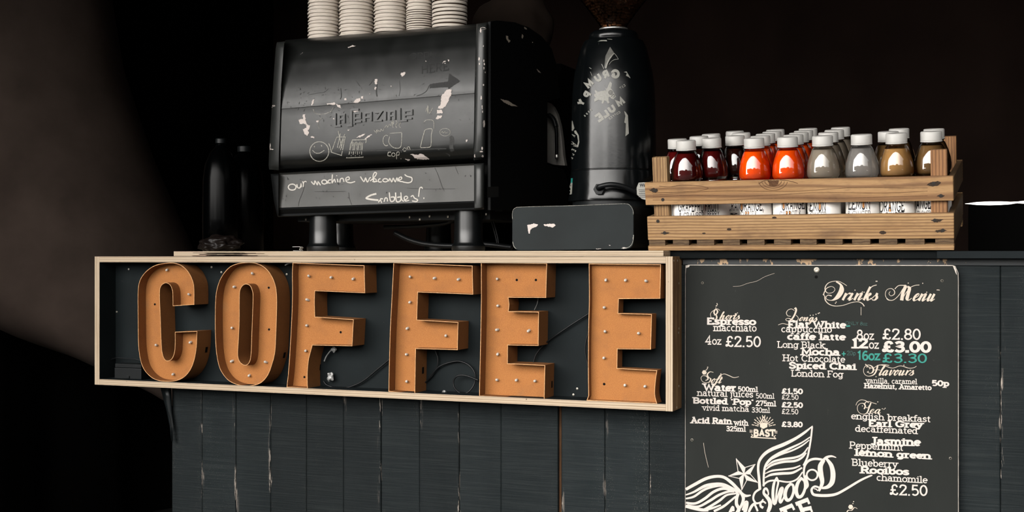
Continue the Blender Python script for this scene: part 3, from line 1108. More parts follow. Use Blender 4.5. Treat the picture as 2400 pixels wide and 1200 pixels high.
def marquee(label, ox, oy, k, outline, corners, holes, bulbs, sockets, slots, yb=YB, plate=.52):
    conv = lambda p: (ox + p[0] / k, oy + p[1] / k)
    def world(pts):
        q = [conv(p) for p in pts]
        return [(P(u, v, YF).x, P(u, v, YF).z) for u, v in q]
    out = world(smooth_outline(outline, corners))
    hol = [world(smooth_outline(h, [])) for h in holes]
    yp = YF + (yb - YF) * plate
    cx = sum(p[0] for p in out) / len(out)
    zmin = min(p[1] for p in out)
    r = thing('marquee_letter', (cx, yb, zmin), label, 'letter', 'rusty letters in the plywood sign')
    mb = MB()
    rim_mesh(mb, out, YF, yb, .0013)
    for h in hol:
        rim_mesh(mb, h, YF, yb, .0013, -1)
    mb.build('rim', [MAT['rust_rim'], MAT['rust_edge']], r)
    # face plate set half way down the tray
    fp = inset(out, .0006)
    loops = [[Vector((p[0], p[1], 0)) for p in fp]] + [[Vector((p[0], p[1], 0)) for p in h] for h in hol]
    tri = tessellate_polygon(loops)
    flat = [p for l in loops for p in l]
    mb = MB().add([(p.x, yp, p.y) for p in flat], [tuple(t) for t in tri])
    mb.add([(p.x, yp + .001, p.y) for p in flat], [tuple(reversed(t)) for t in tri])
    mb.build('face_plate', MAT['rust'], r)
    for c in bulbs:
        u, v = conv(c)
        p = P(u, v, yp - .004)
        jx, jz = random.uniform(-.0012, .0012), random.uniform(-.0012, .0012)
        mb = MB().tube([(p.x, yp - .0002, p.z), (p.x + jx, yp - .004, p.z + jz), (p.x + jx * 2, yp - .0075, p.z + jz * 2), (p.x + jx * 2.2, yp - .009, p.z + jz * 2.2)],
                       [.0026, .0030, .0026, .0010], 12)
        mb.build('bulb', MAT['bulb'], r, smooth=50)
    for c in sockets:
        u, v = conv(c)
        p = P(u, v, yp)
        MB().lathe([(.0026, 0), (.0026, .0004)], (p.x, yp - .0001, p.z), 14, axis='y').build('bulb_hole', MAT['hole'], r)
    for (c, w, hh) in slots:
        # a switch slot cut in the outer right wall of the tray
        u, v = conv(c)
        d = ray(u, v)
        best = None
        n = len(out)
        for i in range(n):
            a, e = Vector(out[i]), Vector(out[(i + 1) % n])
            nx, nz = (e - a).y, -(e - a).x
            den = d.x * nx + d.z * nz
            if abs(den) < 1e-9:
                continue
            t = ((a.x - CAM.x) * nx + (a.y - CAM.z) * nz) / den
            q = CAM + d * t
            s_ = (Vector((q.x, q.z)) - a).dot(e - a) / max((e - a).length_squared, 1e-12)
            if -.01 <= s_ <= 1.01 and YF - .002 <= q.y <= yb + .004 and (best is None or t < best[0]):
                best = (t, q, (e - a).normalized())
        if best:
            q, tg_ = best[1], best[2]
            tv = Vector((tg_.x, 0, tg_.y))
            nv = Vector((tg_.y, 0, -tg_.x))
            if nv.x < 0:
                nv = -nv
            vs = []
            for sy in (-1, 1):
                for sz in (-1, 1):
                    vs.append(q + Vector((0, sy * w / 2, 0)) + tv * sz * hh / 2 + nv * .0005)
            MB().add(vs, [(0, 1, 3, 2)]).build('switch_slot', MAT['hole'], r)
    return r


K1 = 3.158
C_out = [(647, 497), (806, 487), (805, 360), (792, 300), (762, 242), (715, 197), (660, 178), (600, 178), (530, 190), (470, 222), (420, 275), (395, 335), (388, 420),
         (389, 600), (391, 760), (402, 870), (425, 950), (470, 1010), (530, 1046), (610, 1056), (680, 1048), (735, 1020), (780, 965), (808, 890), (823, 800), (828, 682),
         (663, 688), (663, 780), (658, 840), (640, 885), (612, 901), (588, 890), (572, 850), (564, 780), (556, 560), (551, 400), (560, 352), (580, 332), (600, 327), (625, 340), (640, 370), (646, 410)]
marquee('rusty letter C, leftmost of the sign', 200, 560, K1, C_out, [0, 1, 25, 26], [],
        [(603, 226), (767, 414), (523, 788), (778, 763), (648, 1000)], [(515, 484)], [((895, 820), .009, .013)])
O_out = [(960, 600), (964, 430), (985, 330), (1020, 260), (1070, 206), (1130, 181), (1200, 174), (1260, 178), (1320, 205), (1365, 250), (1400, 320), (1416, 400), (1418, 520), (1412, 700),
         (1405, 830), (1385, 920), (1350, 1010), (1300, 1065), (1240, 1086), (1180, 1089), (1110, 1075), (1050, 1040), (1000, 970), (975, 880), (963, 760)]
O_in = [(1141, 600), (1142, 420), (1150, 370), (1170, 343), (1195, 336), (1220, 350), (1236, 390), (1240, 430), (1236, 560), (1230, 720), (1224, 860), (1210, 915), (1185, 933), (1155, 920), (1135, 890), (1129, 840), (1135, 740)]
marquee('rusty letter O, between the C and the first F', 200, 560, K1, O_out, [], [O_in],
        [(1235, 260), (1103, 354), (1083, 661), (1087, 902), (1338, 915), (1211, 1008)], [(1358, 361), (1360, 670)], [((1472, 860), .009, .013)])
F1_out = [(108, 167), (612, 186), (617, 381), (265, 366), (262, 440), (265, 547), (537, 566), (527, 754), (247, 748), (233, 800), (220, 855), (212, 950), (214, 1052), (65, 1043), (80, 900), (98, 600), (105, 400), (104, 240)]
marquee('rusty letter F with a bent stem, right of the O', 650, 560, 3, F1_out, [0, 1, 2, 3, 5, 6, 7, 8, 12, 13], [],
        [(220, 265), (378, 269), (533, 278), (215, 432), (207, 609), (197, 786)], [(446, 656), (191, 971)], [((304, 902), .009, .013)], plate=.45)
F2_out = [(817, 166), (1372, 188), (1377, 391), (988, 375), (982, 568), (1272, 585), (1268, 781), (974, 773), (968, 1093), (782, 1073), (785, 900), (792, 650), (805, 400)]
marquee('second rusty letter F, with a straight stem, in the middle of the sign', 650, 560, 3, F2_out, list(range(13)), [],
        [(931, 270), (1108, 274), (1276, 282), (932, 443), (915, 626), (1182, 679), (909, 813), (907, 1001)], [], [((1023, 924), .009, .014)])
KE = 1 / .35
E1_out = [(78, 158), (520, 163), (514, 394), (262, 393), (268, 440), (263, 484), (466, 488), (463, 716), (258, 712), (257, 833), (508, 845), (503, 1075), (66, 1053), (70, 850), (76, 600), (79, 400)]
marquee('rusty letter E left of the last letter, two bulb holes empty in its top arm', 1100, 560, KE, E1_out, list(range(16)), [],
        [(184, 268), (192, 448), (190, 608), (400, 611), (188, 769), (186, 946), (315, 944), (440, 952)], [(318, 275), (446, 275)], [((552, 974), .008, .014)])
E2_out = [(800, 165), (1283, 170), (1278, 400), (1000, 402), (997, 497), (1222, 503), (1216, 740), (992, 738), (990, 865), (1258, 880), (1248, 950), (1243, 1040), (1258, 1104), (785, 1082), (797, 1050), (795, 850), (797, 600), (802, 400)]
marquee('rusty letter E at the right end of the sign, its lower right corner bent', 1100, 560, KE, E2_out, [0, 1, 2, 3, 4, 5, 6, 7, 8, 9, 12, 13, 14], [],
        [(912, 272), (1046, 274), (1186, 284), (904, 460), (907, 624), (1135, 633), (902, 797), (1041, 979), (1177, 987)], [(903, 972)], [], yb=-.034, plate=.45)

# ------------------------------------------------------------------ wiring inside the sign
def wire(name, pts, ox, oy, k, y, r, label, cat='cable', mat='black_cable'):
    q = [P(ox + a / k, oy + c / k, y if len(e) == 0 else e[0]) for a, c, *e in pts]
    o = MB().tube(cat3(q, 8), r, 8).build(name, MAT[mat], smooth=True, origin=q[0])
    return tag(o, label, cat)


wire('cable', [(325, 1000), (350, 1028), (420, 1047), (500, 1043), (600, 1000), (700, 920), (785, 850), (840, 810)], 650, 560, 3, -.02, .0020, 'thin black cable curving along the box bottom between the two Fs')
wire('cable', [(1040, 1010), (1090, 960), (1122, 900), (1130, 850), (1118, 805), (1100, 760)], 650, 560, 3, -.019, .0016, 'thin black cable bowed beside the stem of the middle F')
wire('cable', [(1060, 985), (1130, 905), (1200, 872), (1280, 860), (1350, 890), (1390, 950), (1385, 1020), (1340, 1078, -.024), (1285, 1082, -.024), (1245, 1045, -.026), (1240, 995, -.026), (1270, 962, -.028), (1330, 962, -.028), (1415, 995, -.026)],
     650, 560, 3, -.02, .0019, 'black cable with a loop left of the first E')
wire('cable', [(430, 830), (450, 770), (520, 690), (660, 590), (800, 500), (840, 470)], 1100, 560, KE, -.02, .0018, 'black cable stretched slanting between the two Es')
wire('cable', [(800, 620), (780, 690), (776, 760), (795, 850)], 1100, 560, KE, -.02, .0015, 'short black cable bowed out behind the last E')
wire('wire', [(462, 380), (455, 430), (435, 475)], 1100, 560, KE, -.02, .0006, 'fine pale wire in the upper notch of the first E', 'wire', 'clear_plastic')
wire('wire', [(55, 185), (80, 172), (110, 170), (160, 173)], 650, 560, 3, -.05, .0016, 'short frayed white wire above the first F', 'wire', 'clear_plastic')
wire('twisted_wire', [(330, 860), (345, 825), (375, 785), (395, 770)], 650, 560, 3, -.024, .0014, 'twisted clear fairy light wire hanging under the first F arm', 'wire', 'clear_plastic')


def crumple(name, u, v, y, r, label, seed):
    rnd = random.Random(seed)
    c = P(u, v, y)
    bm = bmesh.new()
    bmesh.ops.create_icosphere(bm, subdivisions=3, radius=r)
    from mathutils import noise as _nz
    for vv in bm.verts:
        vv.co *= 1 + _nz.noise(vv.co / r * 1.6 + Vector((seed, 0, 0))) * .7
        vv.co.y *= .6
    me = bpy.data.meshes.new(name)
    bm.to_mesh(me)
    bm.free()
    me.materials.append(MAT['clear_plastic'])
    o = bpy.data.objects.new(name, me)
    COL.objects.link(o)
    o.location = c
    return tag(o, label, 'fairy light')


crumple('fairy_light', 650 + 372 / 3, 560 + 970 / 3, -.024, .0085, 'crumpled clear fairy light knot low beside the first F stem', 3)
crumple('fairy_light', 650 + 395 / 3, 560 + 777 / 3, -.024, .0055, 'small crumpled clear fairy light under the first F arm', 4)
crumple('fairy_light', 650 + 1172 / 3, 560 + 1078 / 3, -.03, .0040, 'tiny clear plastic scrap on the box bottom left of the first E', 5)

bx = thing('battery_box', (X(298, -.03), -.03, zb + .0134), 'black battery box with looped wire in the lower left corner of the sign', 'battery box')
x0, x1 = X(268, -.05), X(331, -.05)
MB().box(x0, x1, -.05, -.014, zb + .0135, zb + .0135 + .026).build('case', MAT['black_plastic'], bx, bevel=.0015)
MB().box(x0 + .001, x1 - .001, -.049, -.015, zb + .0398, zb + .0490).build('lid', MAT['black_plastic'], bx, bevel=.0012)
pp = P(300, 884, -.051)
MB().box(pp.x - .004, pp.x + .004, -.053, -.050, pp.z - .003, pp.z + .003).build('switch', MAT['black_plastic'], bx, bevel=.0008)
q = [P(a, c, -.03) for a, c in ((252, 862), (258, 845), (272, 839), (292, 840), (318, 842), (332, 846))]
MB().tube(cat3(q, 6), .0011, 8).build('lead', MAT['black_cable'], bx, smooth=True)

# plastic strip hanging from the sign's underside by the counter's left edge
pts = [(374, 905), (382, 930), (391, 965), (398, 1000), (402, 1035)]
vs, fs = [], []
for i, (u, v) in enumerate(pts):
    w = (26, 20, 12, 8, 3)[i]
    for k in range(4):
        p = P(u + w * k / 3, v - (4 if i == 0 else 0), -.012 + .004 * math.sin(k * 2.2 + i))
        vs.append(p)
for i in range(len(pts) - 1):
    for k in range(3):
        a = i * 4 + k
        fs.append((a, a + 1, a + 5, a + 4))
o = MB().add(vs, fs).build('plastic_strip', plain('black_plastic_film', (.010, .013, .014), .35, .18), smooth=True, origin=P(380, 905, -.01))
sm = o.modifiers.new('thickness', 'SOLIDIFY')
sm.thickness = .0006
tag(o, 'torn black plastic strip hanging below the sign at the counter edge', 'plastic strip')

# small bent metal clip lying on the worktop's front edge
q = [(365, 788), (490, 786), (520, 806), (492, 838), (514, 868), (377, 868)]
vs, fs = [], []
for a, c in q:
    for y in (-.068, -.056):
        vs.append(P(640 + a / 8, 480 + c / 8, y) if y == -.068 else P(640 + a / 8, 480 + c / 8, -.068) + Vector((0, .012, 0)))
dz = WT + .0008 - min(v.z for v in vs)
vs = [v + Vector((0, 0, dz)) for v in vs]
fs = [(2 * i, 2 * i + 2, 2 * i + 3, 2 * i + 1) for i in range(len(q) - 1)]
o = MB().add(vs, fs).build('metal_clip', MAT['bulb'], origin=vs[-1])
sm = o.modifiers.new('thickness', 'SOLIDIFY')
sm.thickness = .0008
tag(o, 'small bent white metal clip on the plywood worktop edge', 'clip')

# ------------------------------------------------------------------ the menu board
YM = -.0145
mb_ = thing('menu_board', (X(1925, YM), YM, H - .72), 'grey-black drinks menu board with pale lettering on the counter front', 'menu board')
px = [(1612, 620.5), (2233, 621.5), (2239, 624), (2243, 632), (2246.5, 640), (2247, 660)]
ol = [(P(u, v, YM).x, P(u, v, YM).z) for u, v in px]
zbm = H - .735
ol += [(P(2247, 700, YM).x, zbm), (P(1605, 700, YM).x, zbm), (P(1605.5, 700, YM).x, P(1606, 640, YM).z), (P(1606.5, 627, YM).x, P(1606.5, 627, YM).z)]
o = MB().prism(ol, YM, YM + .004).build('panel', [MAT['board'], MAT['white_edge']], mb_)
bv = o.modifiers.new('worn_edge', 'BEVEL')
bv.width = .0013
bv.segments = 1
bv.limit_method = 'ANGLE'
bv.angle_limit = math.radians(50)
bv.material = 1
hit = on_plane(YM)
decal(poly([(1607, 622), (1617, 621.5), (1615, 626), (1610, 627.5), (1607, 628)], 0), hit, 'chipped_corner', MAT['white_edge'], mb_)
decal(poly([(2233, 622.5), (2237, 625), (2241, 633), (2243, 645), (2240, 640), (2236, 630)], 0),
      hit, 'chipped_corner', MAT['white_edge'], mb_)
for (u, v, r, m) in ((1914, 632.5, .0052, 'screw'), (1646.5, 663, .0026, 'screw'), (2208, 658, .0026, 'screw'), (1622, 1031, .0028, 'screw'), (2227.5, 1074, .0026, 'screw')):
    p = P(u, v, YM)
    MB().lathe([(r, 0), (r, .0006), (r * .6, .0014), (.0002, .0012)], (p.x, YM, p.z), 16, axis='y').build('screw', MAT[m], mb_)
    if r < .004:
        MB().lathe([(r * .55, 0), (r * .55, .0003)], (p.x, YM - .0014, p.z), 12, axis='y').build('screw_hole', MAT['hole'], mb_)
p = P(1913, 649, YM)
MB().lathe([(.0030, 0), (.0030, .0004)], (p.x, YM - .0001, p.z), 14, axis='y').build('screw_hole', MAT['hole'], mb_)

W_R, W_B = .13, .215
T = []           # pale lettering
def line(crop, s, a, c, vl, vr, cap, w, serif=True):
    ox, oy, k = crop
    T.extend(text(s, ox + a / k, ox + c / k, oy + vl / k, oy + vr / k, cap / k, w, serif))
c4, c5, c6, c7 = (1590, 600, 3.751), (1900, 600, 3.75), (1590, 860, 3.529), (1900, 880, 3.75)
line(c4, 'Espresso', 248, 682, 604, 609, 57, W_B)
line(c4, 'macchiato', 308, 688, 661, 665, 62, W_R)
line(c4, '4', 237, 292, 780, 780, 78, W_R)
line(c4, 'oz', 296, 378, 780, 781, 66, W_R)
line(c4, '£2.50', 412, 728, 800, 802, 92, W_R)
line(c4, 'Flat White', 962, 1472, 632, 638, 58, W_B)
line(c4, 'cappuccino', 903, 1350, 671, 675, 58, W_R)
line(c4, 'caffe latte', 958, 1470, 738, 743, 56, W_B)
line(c4, 'Long Black', 868, 1290, 807, 813, 56, W_R)
line(c4, 'Mocha', 1078, 1420, 873, 877, 58, W_B)
line(c4, 'Hot Chocolate', 915, 1466, 925, 938, 57, W_R)
line(c4, 'Spiced Chai', 972, 1564, 992, 1003, 56, W_B)
line(c4, 'London Fog', 990, 1450, 1060, 1070, 57, W_R)
line(c5, '8', 402, 462, 738, 738, 86, W_R)
line(c5, 'oz', 466, 557, 737, 738, 76, W_R)
line(c5, '£2.80', 628, 970, 736, 738, 94, W_R)
line(c5, '12', 358, 503, 812, 814, 82, W_B)
line(c5, 'oz', 512, 600, 815, 817, 74, W_R)
line(c5, '£3.00', 630, 1060, 848, 852, 92, W_B)
line(c5, 'vanilla, caramel', 485, 937, 1118, 1128, 46, W_R)
line(c5, 'Hazelnut, Amaretto', 470, 1062, 1162, 1180, 42, .2)
line(c5, '50p', 1065, 1218, 1143, 1147, 48, W_B)
line(c6, 'Water', 205, 480, 198, 205, 56, W_B)
line(c6, '500ml', 492, 658, 205, 208, 40, .18)
line(c6, 'natural juices', 155, 620, 240, 254, 52, W_R)
line(c6, '500ml', 640, 795, 260, 263, 42, W_R)
line(c6, "Bottled 'Pop'", 120, 622, 303, 318, 48, W_B)
line(c6, '275ml', 640, 808, 323, 327, 42, .18)
line(c6, 'vivid matcha', 198, 585, 360, 371, 46, W_R)
line(c6, '330ml', 605, 758, 377, 380, 42, W_R)
line(c6, '£1.50', 855, 1030, 223, 226, 42, W_B)
line(c6, '£2.50', 855, 995, 270, 272, 40, W_R)
line(c6, '£2.50', 855, 1030, 336, 340, 42, W_B)
line(c6, '£2.50', 855, 993, 390, 393, 42, W_R)
line(c6, '£3.80', 855, 1028, 497, 500, 42, W_B)
line(c6, 'Acid Rain', 103, 443, 466, 476, 48, W_B)
line(c6, 'with', 460, 578, 484, 487, 44, .2)
line(c6, '325ml', 395, 558, 532, 536, 40, .18)
line(c7, 'english breakfast', 355, 1055, 384, 412, 56, W_R)
line(c7, 'Earl Grey', 507, 985, 450, 462, 54, W_B)
line(c7, 'decaffeinated', 390, 942, 494, 516, 56, W_R)
line(c7, 'Jasmine', 530, 965, 612, 622, 66, W_B)
line(c7, 'Peppermint', 340, 815, 642, 663, 60, W_R)
line(c7, 'lemon green', 388, 1060, 706, 738, 56, W_B)
line(c7, 'Blueberry', 360, 765, 793, 812, 60, W_R)
line(c7, 'Rooibos', 437, 865, 860, 878, 58, W_B)
line(c7, 'chamomile', 578, 1027, 925, 948, 58, W_R)
line(c7, '£2.50', 693, 1030, 1052, 1060, 92, W_R)
decal(T, hit, 'menu_lettering', MAT['white_print'], mb_)

# copperplate headings: skeletons of slanted joined letters, x-height 1
CU = {
    'i': (.62, [[(-.15, .1), (.1, 1)], [(.1, 1), (.08, .2), (.18, 0), (.42, .3)], [(.2, 1.35), (.21, 1.42)]]),
    'n': (1.05, [[(.05, 1), (.05, 0)], [(.05, .1), (.25, .8), (.42, 1), (.52, .85), (.5, .15), (.6, 0), (.85, .3)]]),
    'r': (.68, [[(.05, 1), (.05, 0)], [(.05, .1), (.25, .8), (.42, 1), (.55, .85)]]),
    'u': (1.05, [[(-.1, .3), (.08, 1)], [(.08, 1), (.06, .2), (.18, 0), (.36, .2), (.52, 1)], [(.52, 1), (.5, .2), (.6, 0), (.85, .3)]]),
    'e': (.74, [[(.05, .4), (.35, .55), (.45, .85), (.3, 1), (.1, .75), (.06, .3), (.22, 0), (.5, .15), (.68, .4)]]),
    'a': (.98, [[(.5, .85), (.3, 1), (.08, .7), (.05, .25), (.2, 0), (.4, .25), (.52, 1)], [(.52, 1), (.5, .2), (.6, 0), (.82, .3)]]),
    'o': (.78, [[(.3, 1), (.08, .7), (.06, .25), (.24, 0), (.44, .25), (.46, .75), (.3, 1), (.45, .86), (.78, .95)]]),
    's': (.66, [[(-.15, .1), (.25, .95)], [(.25, 1), (.26, .7), (.44, .4), (.36, .05), (.12, 0), (.05, .15)], [(.36, .05), (.6, .3)]]),
    'k': (.95, [[(.05, 1.9), (.05, 0)], [(.05, .4), (.32, .95), (.48, .85), (.3, .55), (.12, .5)], [(.28, .5), (.44, .1), (.58, 0), (.8, .3)]]),
    'h': (1.05, [[(-.1, .4), (.2, 1.5), (.2, 1.9), (.08, 1.7), (.05, 0)], [(.05, .1), (.25, .8), (.42, 1), (.52, .85), (.5, .15), (.6, 0), (.85, .3)]]),
    'l': (.5, [[(-.1, .3), (.25, 1.5), (.22, 1.95), (.09, 1.6), (.05, .2), (.18, 0), (.42, .3)]]),
    't': (.55, [[(.1, 1.5), (.06, .2), (.18, 0), (.42, .3)], [(-.15, 1.05), (.36, 1.05)]]),
    'f': (.6, [[(.1, .3), (.42, 1.5), (.36, 1.95), (.18, 1.6), (.06, -.5), (-.1, -.9), (-.12, -.5), (.3, .1), (.5, .3)]]),
    'g': (.9, [[(.5, .85), (.3, 1), (.08, .7), (.05, .25), (.2, 0), (.4, .25), (.52, 1)], [(.52, 1), (.46, -.5), (.24, -.9), (.05, -.6), (.5, .05), (.82, .3)]]),
    'v': (.82, [[(-.05, .8), (.1, 1), (.14, .3), (.26, 0), (.46, .4), (.5, 1), (.62, .85), (.82, .95)]]),
}
G_ = []


def cursive(crop, s, a, c, vl, vr, xh, thin, thick, slant=.5):
    ox, oy, k = crop
    adv = sum(CU[ch][0] for ch in s)
    sx = (c - a) / adv
    x = 0.0
    for ch in s:
        wd, st = CU[ch]
        for q in st:
            pts = []
            for (gx, gy) in q:
                fx = x + gx
                pts.append((a + fx * sx + gy * xh * slant, vl + (vr - vl) * fx / adv - gy * xh))
            G_.extend(tr(pen(pts, thin, thick, 5), ox, oy, k))
        x += wd


def flour(crop, pts, thin, thick):
    G_.extend(tr(pen(pts, thin, thick, 7), *crop))


def dots(crop, pts, r):
    ox, oy, k = crop
    for x, y in pts:
        G_.extend(tr(poly([(x + r * math.cos(t), y + r * math.sin(t)) for t in (0, 1.05, 2.1, 3.14, 4.2, 5.2)]), ox, oy, k))


# Drinks Menu
flour(c5, [(272, 258), (262, 300), (235, 350), (200, 385), (160, 388), (135, 370), (150, 345), (185, 350)], 5, 26)
flour(c5, [(318, 262), (285, 240), (245, 222), (205, 222), (160, 235), (132, 265), (128, 300), (150, 325), (190, 322), (212, 300), (205, 278), (178, 268), (140, 285), (118, 325), (115, 345)], 4, 8)
flour(c5, [(225, 225), (262, 250), (282, 290), (272, 330), (240, 370), (200, 388)], 6, 22)
flour(c5, [(125, 350), (130, 390), (165, 425), (220, 440), (290, 432), (350, 412), (410, 402), (450, 415), (472, 442)], 5, 9)
cursive(c5, 'rinks', 278, 588, 388, 388, 62, 6, 22)
flour(c5, [(500, 330), (520, 290), (545, 265), (580, 255)], 6, 18)
dots(c5, [(112, 338), (118, 345), (390, 300), (575, 222), (583, 222), (455, 315), (470, 318), (225, 405), (218, 415), (858, 238), (985, 240), (1112, 298), (1122, 298), (1130, 300), (1020, 318)], 5)
flour(c5, [(668, 372), (656, 340), (668, 300), (705, 285), (735, 305), (735, 335), (705, 350), (688, 330), (700, 312)], 4, 7)
flour(c5, [(668, 372), (690, 388), (730, 385), (775, 345), (810, 290), (835, 262)], 5, 12)
flour(c5, [(740, 290), (770, 262), (810, 258), (832, 268), (812, 320), (800, 390)], 6, 30)
flour(c5, [(800, 390), (840, 320), (880, 275), (920, 258), (955, 255)], 5, 10)
flour(c5, [(850, 268), (868, 285), (855, 340), (848, 375), (862, 388), (888, 370)], 6, 30)
cursive(c5, 'enu', 895, 1095, 392, 396, 62, 6, 22)
# Flavours
flour(c5, [(480, 950), (510, 975), (548, 985), (600, 958), (650, 965), (720, 985), (790, 965), (860, 985), (905, 982), (930, 968)], 4, 9)
flour(c5, [(590, 960), (580, 1000), (562, 1035), (535, 1052), (500, 1055), (472, 1035), (465, 1000), (480, 968), (510, 958), (540, 972), (552, 1000), (540, 1025), (515, 1030), (505, 1010)], 4, 14)
flour(c5, [(548, 1008), (580, 998), (612, 1004)], 4, 8)
flour(c5, [(585, 962), (640, 955), (690, 962)], 5, 10)
cursive(c5, 'lavours', 600, 905, 1048, 1048, 44, 5, 15)
dots(c5, [(500, 1020), (520, 990), (495, 975), (820, 960), (575, 1060)], 5)
# Shorts, Longs, Soft, Tea
flour(c4, [(365, 480), (345, 465), (318, 480), (315, 505), (335, 525), (335, 550), (312, 558), (292, 545), (282, 515), (295, 490), (330, 470), (345, 490), (330, 515), (312, 520)], 4, 13)
cursive(c4, 'horts', 362, 538, 556, 556, 34, 4, 13)
dots(c4, [(340, 418), (343, 426), (332, 440), (338, 436), (330, 458), (322, 470), (500, 508), (520, 500)], 4.5)
flour(c4, [(1030, 455), (1035, 480), (1015, 530), (985, 565), (955, 570), (945, 555), (970, 548), (1010, 565), (1040, 570), (1055, 545), (1035, 520)], 4, 16)
flour(c4, [(1020, 480), (995, 465), (965, 475), (950, 500), (962, 525), (990, 530)], 4, 6)
cursive(c4, 'ongs', 1060, 1220, 570, 572, 32, 4, 14)
flour(c4, [(878, 606), (915, 594), (960, 602), (1010, 612)], 4, 8)
dots(c4, [(1030, 455), (1022, 462), (1160, 522), (1185, 520), (1210, 512), (1230, 505), (1240, 500)], 5)
flour(c6, [(290, 45), (262, 40), (240, 62), (250, 85), (268, 100), (255, 125), (225, 130), (198, 118), (188, 90), (205, 72), (235, 78), (245, 100), (225, 112)], 4, 11)
dots(c6, [(215, 45)], 20)
dots(c6, [(243, 2), (240, 14), (232, 24), (352, 58)], 5)
cursive(c6, 'oft', 268, 358, 132, 134, 34, 4, 12)
flour(c6, [(345, 70), (380, 58), (420, 72), (460, 88), (500, 80)], 4, 9)
flour(c7, [(580, 250), (545, 240), (510, 228), (480, 240), (478, 270), (500, 285), (515, 262)], 4, 8)
flour(c7, [(530, 240), (515, 280), (500, 320), (478, 338), (440, 335), (415, 310), (412, 275), (430, 250), (462, 245), (480, 268), (470, 295)], 4, 12)
flour(c7, [(398, 262), (410, 235), (440, 215), (480, 220), (510, 240)], 4, 8)
cursive(c7, 'ea', 515, 620, 332, 334, 36, 4, 13)
dots(c7, [(590, 232), (655, 288), (645, 296), (630, 292), (455, 268)], 4.5)
# ornament at the lower edge
dots(c7, [(352, 1155)], 22)
dots(c7, [(378, 1108), (372, 1125)], 5)
flour(c7, [(410, 1170), (385, 1160), (360, 1185), (330, 1185), (320, 1210), (345, 1235)], 4, 10)
decal(G_, hit, 'script_headings', MAT['gold_print'], mb_)

# green marker additions
def mk(s, a, c, vl, vr, cap, w, name='marker_price', mat='teal_ink'):
    return decal(text(s, 1900 + a / 3.75, 1900 + c / 3.75, 600 + vl / 3.75, 600 + vr / 3.75, cap / 3.75, w, False), hit, name, MAT[mat], mb_, .0006)
mk('16oz', 408, 610, 920, 918, 88, .17)['label'] = 'green marker 16oz'
mk('£3.30', 628, 1026, 939, 941, 84, .13)['label'] = 'green marker price'
mk('+', 270, 312, 890, 890, 74, .12)['label'] = 'green marker plus sign'
decal(tr(poly([(312, 611), (346, 609), (347, 620), (313, 623)]), 1900, 600, 3.75), hit, 'marker_dash', MAT['teal_ink'], mb_)
mk('ONLY 8oz', 305, 500, 604, 612, 32, .1, 'marker_note', 'teal_faint')
mk('20p', 318, 398, 872, 874, 40, .1, 'marker_note', 'teal_faint')

# the bast badge
BA = []
c8 = (1740, 960, 5)
BA += text('BAST', 1740 + 128 / 5, 1740 + 386 / 5, 960 + 318 / 5, 960 + 322 / 5, 92 / 5, .24, False)
BA += tr(ribbon([(100, 322), (395, 340)], 12) + ribbon([(100, 322), (120, 300), (105, 285)], 8) + ribbon([(395, 340), (370, 318), (390, 300)], 8), *c8)
BA += tr(poly([(205, 160), (245, 150), (295, 160), (292, 205), (268, 215), (248, 225), (228, 215), (208, 205)]), *c8)
BA += tr(ribbon([(205, 165), (250, 85), (295, 165)], 9) + ribbon([(225, 160), (250, 122), (272, 158)], 5), *c8)
for a in (-78, -64, -50, -35, -20, -6):
    for sg in (-1, 1):
        r0, r1 = 62, 118 + (6 if a % 4 else -8)
        ca = math.radians(a)
        cx, cy = 250, 205
        d = (math.sin(ca) * sg, -math.cos(ca))
        BA += tr(ribbon([(cx + d[0] * r0 + 0, cy + d[1] * r0), (cx + d[0] * (r1 - 22), cy + d[1] * (r1 - 22))], 9)
                 + ribbon([(cx + d[0] * (r1 - 14), cy + d[1] * (r1 - 14)), (cx + d[0] * (r1 + 18), cy + d[1] * (r1 + 18))], 9), *c8)
for yy in (240, 252, 264):
    BA += tr(ribbon([(85, yy), (120, yy + 2)], 5) + ribbon([(378, yy + 10), (410, yy + 12)], 5), *c8)
decal(BA, hit, 'badge', MAT['gold_print'], mb_)

# winged emblem
WG = []
def wing(crop, pts, w, n=6):
    q = catmull(pts, n)
    if isinstance(w, (list, tuple)):
        m = len(q)
        ws = []
        for i in range(m):
            t = i / (m - 1) * (len(w) - 1)
            k = min(int(t), len(w) - 2)
            ws.append(w[k] + (w[k + 1] - w[k]) * (t - k))
    else:
        ws = w
    WG.extend(tr(ribbon(q, ws), *crop))
wing(c8, [(205, 930), (195, 800), (185, 690), (200, 600), (260, 520), (350, 462), (480, 410), (620, 340), (740, 260), (824, 190)], [34, 30, 28, 30, 36, 40, 42, 34, 28, 8])
wing(c8, [(818, 200), (805, 330), (785, 450), (762, 560), (715, 655)], [20, 20, 22, 22, 20])
wing(c8, [(250, 900), (252, 770), (270, 660), (330, 580), (430, 515), (560, 452), (690, 390), (795, 320)], [22, 24, 26, 32, 34, 26, 18, 12])
wing(c8, [(330, 590), (450, 525), (580, 480), (700, 420), (785, 355)], [8, 22, 20, 18, 10])
wing(c8, [(280, 670), (360, 610), (480, 580), (620, 560), (710, 520), (770, 440)], [10, 24, 26, 26, 22, 12])
wing(c8, [(272, 705), (350, 648), (480, 612), (620, 600), (700, 560), (750, 505)], [10, 26, 28, 28, 24, 12])
wing(c8, [(265, 750), (350, 715), (480, 700), (600, 685), (680, 655)], [8, 22, 22, 22, 14])
wing(c8, [(262, 800), (340, 762), (460, 748), (590, 738), (700, 680)], [8, 28, 32, 28, 18])
wing(c8, [(240, 890), (300, 842), (390, 830), (540, 848), (640, 815), (705, 730)], [20, 22, 20, 18, 20, 14])
